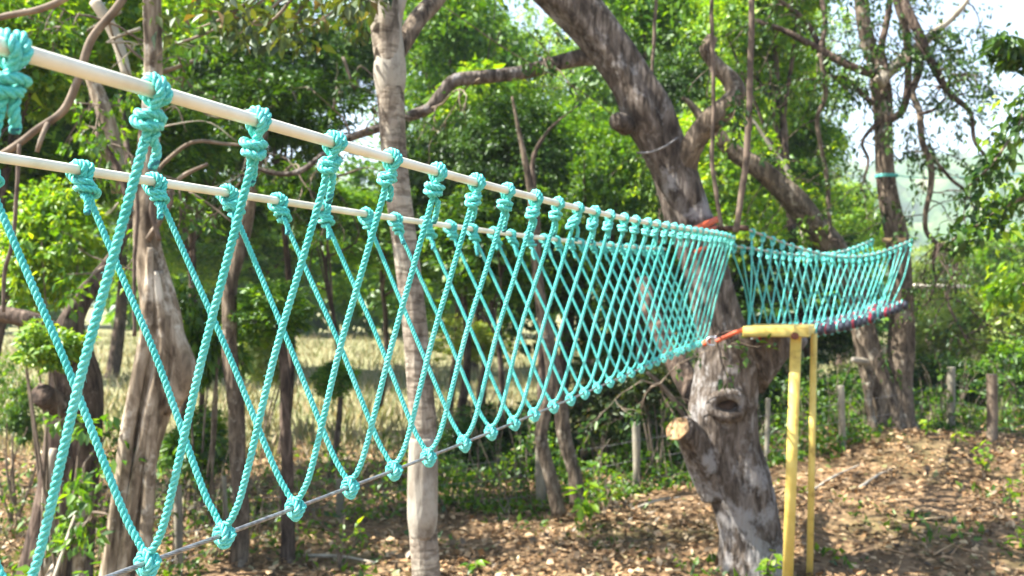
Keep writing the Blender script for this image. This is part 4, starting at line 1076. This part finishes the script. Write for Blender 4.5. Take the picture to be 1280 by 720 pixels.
for lab, crs, (bx, by, bY, br) in BT:
    p = at(bx, by, bY); z = float(gz(p[0], p[1]))
    t = thing('broadleaf_tree', lab, 'tree', (p[0], p[1], z), 'leafy trees behind the bridges')
    for (px, py, Y, rx, ry, key, lm) in crs:
        put_crown(t, at(px, py, Y), (rx / F * Y, rx / F * Y * .9, ry / F * Y), key, lm)
    top = at(crs[0][0], crs[0][1], crs[0][2])
    r = br / F * bY
    mid = np.array([p[0] * .6 + top[0] * .4 + .2, (p[1] + top[1]) / 2, (z + top[2]) / 2])
    limb([(p[0], p[1], z - .1, r * 1.3), (*((np.array([p[0], p[1], z]) + mid) / 2 + [.1, 0, 0]), r), (*mid, r * .8), (*top, r * .4)], 'trunk', M['barkdark'], t, n=10, step=.15, pix=False, seed=int(abs(bx)))
    g = np.random.default_rng(int(abs(bx)) + 5)
    for q in range(5):
        e = top + rand_dirs(1, g)[0] * np.array([crs[0][3], crs[0][3], crs[0][4]]) / F * crs[0][2] * .8
        s0 = mid + (top - mid) * g.uniform(0, .6)
        limb([(*s0, r * .45), (*((s0 + e) / 2 + g.normal(size=3) * .2), r * .3), (*e, r * .1)], 'branch', M['barkdark'], t, n=7, step=.12, pix=False, seed=q)

SH = [  # shrubs: label, px, py, Y, rx, ry, mesh, mat
    ('bright leafy bush at the left edge below the far handrail', 55, 300, 8.8, 95, 80, 'broad', 'leaflight'),
    ('small yellow green bush over the gnarled trunk', 68, 432, 7.7, 52, 36, 'shrub', 'leaflight'),
    ('green bush between the fluted trunk and dark slender trunk', 255, 420, 10.5, 60, 80, 'shrub', 'leafmid'),
    ('dark bush behind the fence right of the pale trunk', 600, 560, 13.6, 95, 50, 'broad', 'leafdark'),
    ('olive bush below the middle of the long bridge', 760, 500, 13.4, 85, 45, 'broad', 'leafolive'),
    ('dark bush behind the left side of the leaning trunk', 840, 555, 14, 60, 50, 'broad', 'leafdark'),
    ('dark green bush behind the platform legs', 985, 490, 15.2, 75, 55, 'broad', 'leafdark'),
    ('dark green bush left of the forked tree foot', 1050, 500, 16, 60, 45, 'broad', 'leafmid'),
    ('wide green bush behind the fence right of the forked tree', 1180, 480, 16.5, 85, 40, 'broad', 'leafdark'),
    ('green bush behind the fence at the right edge', 1270, 470, 16, 65, 50, 'broad', 'leafmid'),
    ('yellow green bush in the field at the right edge', 1250, 400, 24, 90, 45, 'broad', 'leafyellow'),
    ('pale bush in the sunny field beside the pole', 1175, 420, 26, 60, 35, 'broad', 'leafyellow'),
    ('dry yellow bush in the field behind the net', 590, 430, 19, 80, 40, 'airy', 'leafyellow'),
    ('dark thicket behind the fence under the middle of the long bridge', 680, 540, 14.5, 70, 45, 'broad', 'leafdark'),
    ('mixed green bush in the field left of the leaning trunk', 780, 430, 18, 90, 50, 'dense', 'leafmid'),
    ('dark hanging bush under the long bridge left of the leaning trunk', 815, 480, 12.6, 50, 32, 'shrub', 'leafolive'),
    ('low green bush by the fence left of the sapling trunk', 310, 640, 11, 30, 20, 'shrub', 'leafmid'),
    ('dark green bush behind the fence between fluted and slender trunks', 240, 560, 10.8, 60, 50, 'shrub', 'leafmid'),
    ('leafy bush in the field seen between slender and sapling trunks', 330, 440, 17, 50, 34, 'broad', 'leafyellow'),
    ('dark bush at the far left behind the gnarled trunk', 20, 520, 10.5, 60, 80, 'airy', 'leafmid'),
]
for lab, px, py, Y, rx, ry, key, lm in SH:
    p = at(px, py, Y); z = float(gz(p[0], p[1]))
    t = thing('bush', lab, 'bush', (p[0], p[1], z), 'bushes around the fence and field')
    put_crown(t, p, (rx / F * Y, rx / F * Y * .8, ry / F * Y), key, lm, name='foliage')
    g = np.random.default_rng(int(px))
    mb = MB()
    for q in range(5):
        e = p + rand_dirs(1, g)[0] * np.array([rx, rx * .7, ry * .5]) / F * Y * .7
        b0 = np.array([p[0] + g.normal() * .05, p[1] + g.normal() * .05, z - .05])
        tube(mb, catmull(np.array([b0, b0 * .4 + e * .6 + g.normal(size=3) * .06, e]), n=5), np.linspace(.018, .005, 11), 6)
    mb.build('stem', M['twig'], t)

# far wood beyond the field: one mass
mb = MB(); g = np.random.default_rng(91)
for i in range(46):
    x = -60 + i * 2.3 + g.normal() * 1.0
    if x > 22 and g.random() < .5: continue
    Y = g.uniform(46, 66)
    h = g.uniform(2.5, 5.5) if x < 14 else g.uniform(1.0, 2.2)
    crown_mesh(mb, g, (3.2, 2.5, h), 70, 14, 0.62, 0.85, center=(x, Y, h * .85), shell=.5, lob=.4)
tag(mb.build('distant_wood', M['leafmid'], None, smooth=False), 'hazy line of trees closing the far side of the field', 'wood', kind='stuff')

# overhanging branch on the right
ob = thing('overhanging_branch', 'leafy dark green branch reaching in from the right edge', 'branch', at(1300, 150, 7.0))
g = np.random.default_rng(101)
for i, pts in enumerate(([(1350, 60, 7), (1300, 110, 7), (1270, 160, 6.9), (1240, 205, 6.8), (1212, 232, 6.8)], [(1340, 200, 7.2), (1290, 240, 7.1), (1250, 262, 7), (1215, 285, 7), (1190, 300, 7)], [(1330, 60, 6.8), (1290, 70, 6.8), (1262, 62, 6.8), (1240, 52, 6.8)], [(1350, 330, 7.2), (1300, 350, 7.2), (1262, 360, 7.2), (1240, 372, 7.2)])):
    limb([(x, y, Y, 3.2 - .55 * j) for j, (x, y, Y) in enumerate(pts)], 'branch_wood', M['twig'], ob, n=7, seed=130 + i)
    A = catmull(np.array([at(*q) for q in pts]), n=14)[10:]
    n = 260
    idx = g.integers(0, len(A), n)
    P = A[idx] + g.normal(size=(n, 3)) * (0.03, .08, .06) * (1 if i != 2 else .8)
    D = unit(rand_dirs(n, g) * .7 + np.array([-.3, 0, -.7])); Nn = unit(np.array([0, 0, 1.0]) + rand_dirs(n, g) * .8)
    L = g.uniform(.055, .12, n)
    mb = MB(); leaves(mb, P, D, Nn, L, L * .5); mb.build('foliage', M['leafdark'] if i != 3 else M['leaflight'], ob, smooth=False)
sp_ = [(*at(g.normal(1258, 20), g.normal(240, 50), g.uniform(6.8, 7.6)), g.uniform(.08, .18)) for i in range(18)]
leafy(ob, sp_, M['leaflight'], g, .085, 60, name='foliage')  # light green colour paints the sunlit leaves of this branch

# ================================================================== FENCE
fe = thing('wire_fence', 'old barbed wire fence on thin wooden posts along the edge of the field', 'fence', (0, 12, 0))
POSTS = [(175, 625, 8.9, 702, 6, 'post'), (222, 610, 8.7, 712, 7, 'post'), (280, 598, 9.3, 692, 4, 'post'), (425, 600, 10.6, 655, 7, 'post'), (520, 570, 11.2, 640, 5, 'post'), (676, 545, 11.6, 628, 9, 'post'), (795, 530, 12.0, 612, 6.5, 'post'), (960, 500, 12.6, 575, 4, 'post'), (1051, 484, 12.6, 562, 5.5, 'post'), (1189, 461, 14.4, 538, 6.5, 'post'), (1240, 470, 13.2, 562, 9, 'postred'), (1300, 455, 14.0, 545, 6, 'post')]
tops = []
for (px, py, Y, pb, r, m) in POSTS:
    a = at(px, py, Y); z = float(gz(a[0], a[1]))
    b = np.array([a[0] + rnd.uniform(-.03, .03), a[1], z - .1])
    C = catmull(np.array([b, (a + b) / 2 + np.array([rnd.uniform(-.015, .015), 0, 0]), a - [0, 0, .015], a]), n=6)
    R = np.full(len(C), r * .75 / F * Y); R[-3:] *= (0.97, .9, .7)
    mb = MB(); tube(mb, C, R, 12, lumps=.06, seed=int(px)); mb.build('post', M[m], fe)
    tops.append(np.array([a, b]))
for h in (0.20, 0.45, 0.72):
    pts = []
    for a, b in tops: pts.append(a + (b - a) * h + np.array([0, -.05, 0]))
    pts = np.array(pts); C = []
    for p, q in zip(pts[:-1], pts[1:]):
        t = np.linspace(0, 1, 9)[:-1, None]
        C.append(p + (q - p) * t - np.array([0, 0, .03]) * (4 * t * (1 - t)))
    C = np.vstack(C + [pts[-1:]])
    mb = MB(); tube(mb, C, 0.0030, 5)
    g = np.random.default_rng(int(h * 100))
    for s in range(0, 80):
        i = g.integers(0, len(C) - 1); p = C[i] + (C[i + 1] - C[i]) * g.random(); d = rand_dirs(1, g)[0] * .02
        tube(mb, np.array([p - d, p + d]), .002, 3)
    mb.build('wire', M['wire'], fe)

# ================================================================== SEEDLINGS
SD = [((735, 620, 10.6), .55, .16, 34, 'light green seedling with drooping leaves under the long bridge'), ((752, 590, 10.8), .8, .13, 26, 'taller thin seedling beside the drooping seedling under the bridge'), ((962, 600, 8.6), .5, .14, 22, 'leafy sprout against the right side of the leaning trunk'), ((955, 700, 8.2), .35, .12, 26, 'low leafy sprout at the foot of the leaning trunk'),
      ((968, 645, 8.9), .4, .11, 14, 'small sprout behind the near platform leg'), ((1228, 590, 11.3), .42, .12, 26, 'bright seedling in front of the rough brown post'), ((1160, 555, 12.8), .32, .12, 18, 'seedling on the mound right of the forked tree'), ((1195, 562, 12.4), .3, .12, 18, 'round leaved seedling left of the rough brown post'), ((1266, 610, 10.2), .35, .1, 20, 'bright seedling at the right edge'), ((1272, 655, 9.2), .3, .1, 14, 'lower seedling at the right edge'),
      ((440, 680, 9.6), .3, .1, 18, 'tiny seedling on the litter right of the sapling trunk'), ((455, 660, 10.4), .25, .14, 12, 'pale two leaved seedling left of the pale trunk'), ((425, 700, 9.0), .55, .06, 40, 'upright feathery weed left of the pale trunk'), ((590, 712, 8.6), .2, .13, 14, 'light green weed right of the pale trunk foot'), ((175, 690, 6.2), .6, .08, 60, 'bright leafy weed at the foot of the fluted tree'), ((100, 700, 6.4), .4, .09, 40, 'leafy weed between the gnarled and fluted trunks'), ((560, 600, 11.4), .6, .12, 34, 'leafy weed beside the pale trunk in front of the fence'), ((1182, 470, 14.2), 1.0, .17, 16, 'large leaved climber on the fence post right of the forked tree'), ((945, 545, 9.6), .5, .13, 20, 'dark sprout between leaning trunk and near platform leg'), ((30, 640, 7.2), .5, .12, 30, 'broad leaved weed at the left edge')]
for (px, py, Y), h, L0, n, lab in SD:
    p = at(px, py, Y); p[2] = float(gz(p[0], p[1]))
    t = thing('seedling', lab, 'plant', p, 'seedlings and weeds on the litter')
    g = np.random.default_rng(int(px * 3 + py))
    mb = MB(); tips = []
    for q in range(4):
        e = p + np.array([g.normal() * .16 * h, g.normal() * .12 * h, h * g.uniform(.6, 1.0)])
        A = catmull(np.array([p - [0, 0, .03], (p + e) / 2 + g.normal(size=3) * .03, e]), n=6); tips.append(A[5:])
        tube(mb, A, np.linspace(.007, .003, len(A)), 5)
    mb.build('stem', M['twig'], t)
    A = np.vstack(tips); P = A[g.integers(0, len(A), n)]
    D = unit(rand_dirs(n, g) * np.array([1, 1, .4]) + np.array([0, 0, -.15])); Nn = unit(np.array([0, 0, 1.0]) + rand_dirs(n, g) * .4)
    L = L0 * g.uniform(.6, 1.2, n)
    mb = MB(); leaves(mb, P, D, Nn, L, L * .55); mb.build('foliage', M['leaflight'] if g.random() < .75 else M['leafmid'], t, smooth=False)

# ================================================================== LITTER, GRASS, STICKS
g = np.random.default_rng(151)
n = 125000
Y = 5.0 + 11.0 * g.random(n) ** 0.8; X = (g.random(n) * 2 - 1) * (Y * 0.60 + .3)
dn = .5 + .28 * np.sin(X * 2.1 + 1.7 * np.sin(Y * 1.3)) * np.sin(Y * 2.7 + X) + .3 * np.sin(X * 5.3 + 2 * np.sin(3.1 * Y)) * np.sin(Y * 6.1 - X)
keep = g.random(n) < np.clip(dn, .15, 1) * 1.2; X, Y, dn = X[keep], Y[keep], dn[keep]; n = len(X)
P = np.stack([X, Y, gz(X, Y) + 0.010 + (0.02 + .05 * np.clip(dn, 0, 1)) * g.random(n)], 1)
D = unit(np.stack([g.normal(size=n), g.normal(size=n), g.normal(size=n) * .25], 1)); Nn = unit(np.array([0, 0, 1.0]) + rand_dirs(n, g) * .5)
L = .022 + .088 * g.random(n) ** 1.7
mb = MB(); leaves(mb, P, D, Nn, L, L * g.uniform(.4, .8, n), fold=.2, curl=-.1)
for q in range(500):
    y0 = g.uniform(6, 14); x0 = g.uniform(-.6, .6) * y0; a = g.uniform(0, 6.28); l = g.uniform(.1, .45)
    xs_ = np.array([x0, x0 + math.cos(a) * l * .5 + g.normal() * .02, x0 + math.cos(a) * l]); ys_ = np.array([y0, y0 + math.sin(a) * l * .5, y0 + math.sin(a) * l])
    tube(mb, np.stack([xs_, ys_, gz(xs_, ys_) + g.uniform(.02, .07)], 1), np.array([.007, .006, .003]) * g.uniform(.6, 1.4), 4)
tag(mb.build('leaf_litter', M['litter'], None, smooth=False), 'brown and tan fallen leaves covering the ground', 'leaf litter', kind='stuff')
n = 30000
Y = 14.5 + 38 * g.random(n) ** 1.1; X = (g.random(n) * 2 - 1) * (Y * 0.6)
P = np.stack([X, Y, gz(X, Y) - .02], 1)
D = unit(np.array([0, 0, 1.0]) + rand_dirs(n, g) * .45); Nn = rand_dirs(n, g)
L = g.uniform(.12, .42, n)
mb = MB(); leaves(mb, P, D, Nn, L, L * .10 + .012)
tag(mb.build('dry_grass', M['grass'], None, smooth=False), 'pale dry grass of the field beyond the fence', 'grass', kind='stuff')
n = 9000
Y = 6.0 + 9 * g.random(n); X = (g.random(n) * 2 - 1) * (Y * .58)
keep = (np.sin(X * 1.7 + 1) * np.sin(Y * 1.9 + .5 * X) + .5 * np.sin(X * 4 + Y * 3)) > .35
X, Y = X[keep], Y[keep]; n = len(X)
P = np.stack([X, Y, gz(X, Y)], 1); D = unit(np.array([0, 0, .5]) + rand_dirs(n, g) * .8 + [0, 0, .3]); Nn = unit(np.array([0, 0, 1.0]) + rand_dirs(n, g) * .7)
L = g.uniform(.04, .13, n)
mb = MB(); leaves(mb, P, D, Nn, L, L * .5)
tag(mb.build('ground_cover', M['leafmid'], None, smooth=False), 'low green weeds scattered through the fallen leaves', 'ground cover', kind='stuff')
n = 52000
px = g.uniform(-700, 1700, n)
fy = np.interp(px, [-700, 175, 300, 520, 800, 960, 1050, 1190, 1320, 1700], [8.5, 8.9, 9.4, 11.2, 12.0, 12.6, 12.7, 14.4, 14.0, 14])
Y = fy - .25 + 3.7 * g.random(n) ** 1.4; X = (px - 640) / F * Y
cl = .5 + .5 * np.sin(X * 2.3 + 1.3 * np.sin(Y * 1.7)) * np.sin(Y * 2.1 + X) + .3 * np.sin(X * 5.1)
h = np.clip(.12 + .55 * cl, .06, .8) * np.clip((Y - fy) * 1.2 + .5, .3, 1)
P = np.stack([X, Y, gz(X, Y) + h * g.random(n) ** .7], 1) + g.normal(size=(n, 3)) * .03
D = unit(rand_dirs(n, g) + np.array([0, 0, -.2])); Nn = unit(np.array([0, 0, 1.0]) + rand_dirs(n, g) * .8)
L = g.uniform(.05, .12, n)
kp = (g.random(n) < np.clip((px - 320) / 450, .22, 1)); P, D, Nn, L = P[kp], D[kp], Nn[kp], L[kp]; dry = g.random(len(P)) < np.clip((640 - px[kp]) / 700, .04, .5)
mb = MB(); leaves(mb, P[~dry], D[~dry], Nn[~dry], L[~dry], L[~dry] * .5); leaves(mb, P[dry], D[dry], Nn[dry], L[dry], L[dry] * .4, mi=2)
for q in range(900):
    i = g.integers(0, n); b0 = np.array([X[i], Y[i], gz(X[i], Y[i])]); e = b0 + np.array([g.normal() * .25, g.normal() * .2, g.uniform(.3, 1.1)])
    tube(mb, catmull(np.array([b0, (b0 + e) / 2 + g.normal(size=3) * .06, e]), n=4), np.linspace(.007, .002, 9), 4, mi=1)
tag(mb.build('undergrowth', [M['leafmid'], M['twig'], M['grass']], None, smooth=False), 'dark tangled undergrowth along the wire fence', 'undergrowth', kind='stuff')
SK = [((1075, 590, 11.0), (1120, 578, 11.6), 'pale fallen stick below the mound of the forked tree'), ((1010, 600, 10.8), (1075, 572, 11.8), 'long pale stick slanting across the litter right of the platform legs'), ((790, 600, 11.0), (850, 590, 11.3), 'fallen stick behind the leaning trunk'), ((380, 690, 9.3), (470, 700, 9.0), 'fallen stick near the sapling trunk'), ((40, 705, 6.8), (95, 640, 7.4), 'pale dead branch leaning at the lower left'), ((0, 690, 6.6), (60, 720, 6.4), 'dead branch lying at the lower left corner')]
for a, b, lab in SK:
    a = at(*a); b = at(*b)
    if 'leaning' not in lab or 'trunk' in lab:
        a[2] = gz(a[0], a[1]) + .03; b[2] = gz(b[0], b[1]) + .04
    else:
        a[2] = gz(a[0], a[1])
    mb = MB(); tube(mb, catmull(np.array([a, (a + b) / 2 + [0, 0, .03], b]), n=6), np.linspace(.02, .009, 13), 7, lumps=.1)
    tag(mb.build('stick', M['barkpale2']), lab, 'stick', 'sticks on the ground')

# ================================================================== HAZE
USE_HAZE = True
if USE_HAZE:
    mb = MB(); box(mb, (-640, -70, -9.5), (1010, 1100, 215))
    m = bpy.data.materials.new('pale haze'); m.use_nodes = True; nt = m.node_tree
    for nd in list(nt.nodes):
        if nd.type != 'OUTPUT_MATERIAL': nt.nodes.remove(nd)
    pv = nt.nodes.new('ShaderNodeVolumePrincipled'); pv.inputs['Density'].default_value = 0.0006
    pv.inputs['Color'].default_value = (0.86, 0.93, 1.0, 1); pv.inputs['Anisotropy'].default_value = 0.2
    nt.links.new(pv.outputs[0], nt.nodes[0].inputs['Volume'])
    tag(mb.build('haze', m, None, smooth=False), 'pale air haze over the far hillside', 'haze', kind='stuff')

# ================================================================== LIGHT, CAMERA
sun_dir = unit([-0.62, -0.08, 0.80])        # from the scene toward the sun
elev = math.asin(sun_dir[2])
w = bpy.data.worlds.new('World'); SC.world = w; w.use_nodes = True
nt = w.node_tree
sky = nt.nodes.new('ShaderNodeTexSky'); sky.sky_type = 'NISHITA'; sky.sun_disc = False
sky.sun_elevation = elev; sky.sun_rotation = math.atan2(sun_dir[0], sun_dir[1]); sky.air_density = 1.0; sky.dust_density = 1.2; sky.ozone_density = 1.0
bg = nt.nodes['Background']; bg.inputs[1].default_value = 0.085
nt.links.new(sky.outputs[0], bg.inputs[0])
ld = bpy.data.lights.new('sun', 'SUN'); ld.energy = 5.0; ld.angle = math.radians(0.5); ld.color = (1.0, 0.96, 0.88)
lo = bpy.data.objects.new('sun', ld); COL.objects.link(lo)
lo.rotation_euler = Vector(tuple(sun_dir)).to_track_quat('Z', 'Y').to_euler()
lo.location = (-20, -10, 30)

cd = bpy.data.cameras.new('camera'); co = bpy.data.objects.new('camera', cd); COL.objects.link(co)
co.location = tuple(CAM); co.rotation_euler = (math.radians(90), 0, 0)
cd.lens = 36.0 * F / 1280.0; cd.sensor_width = 36.0; cd.clip_start = 0.05; cd.clip_end = 2000
cd.dof.use_dof = True; cd.dof.focus_distance = 2.15; cd.dof.aperture_fstop = 5.0
SC.camera = co
SC.view_settings.view_transform = 'Standard'; SC.view_settings.look = 'None'; SC.view_settings.gamma = 1.0
SC.view_settings.exposure = 2.25
SC.cycles.use_denoising = True
SC.cycles.max_bounces = 6; SC.cycles.diffuse_bounces = 3; SC.cycles.glossy_bounces = 2; SC.cycles.transmission_bounces = 3; SC.cycles.volume_bounces = 0
SC.cycles.use_adaptive_sampling = False
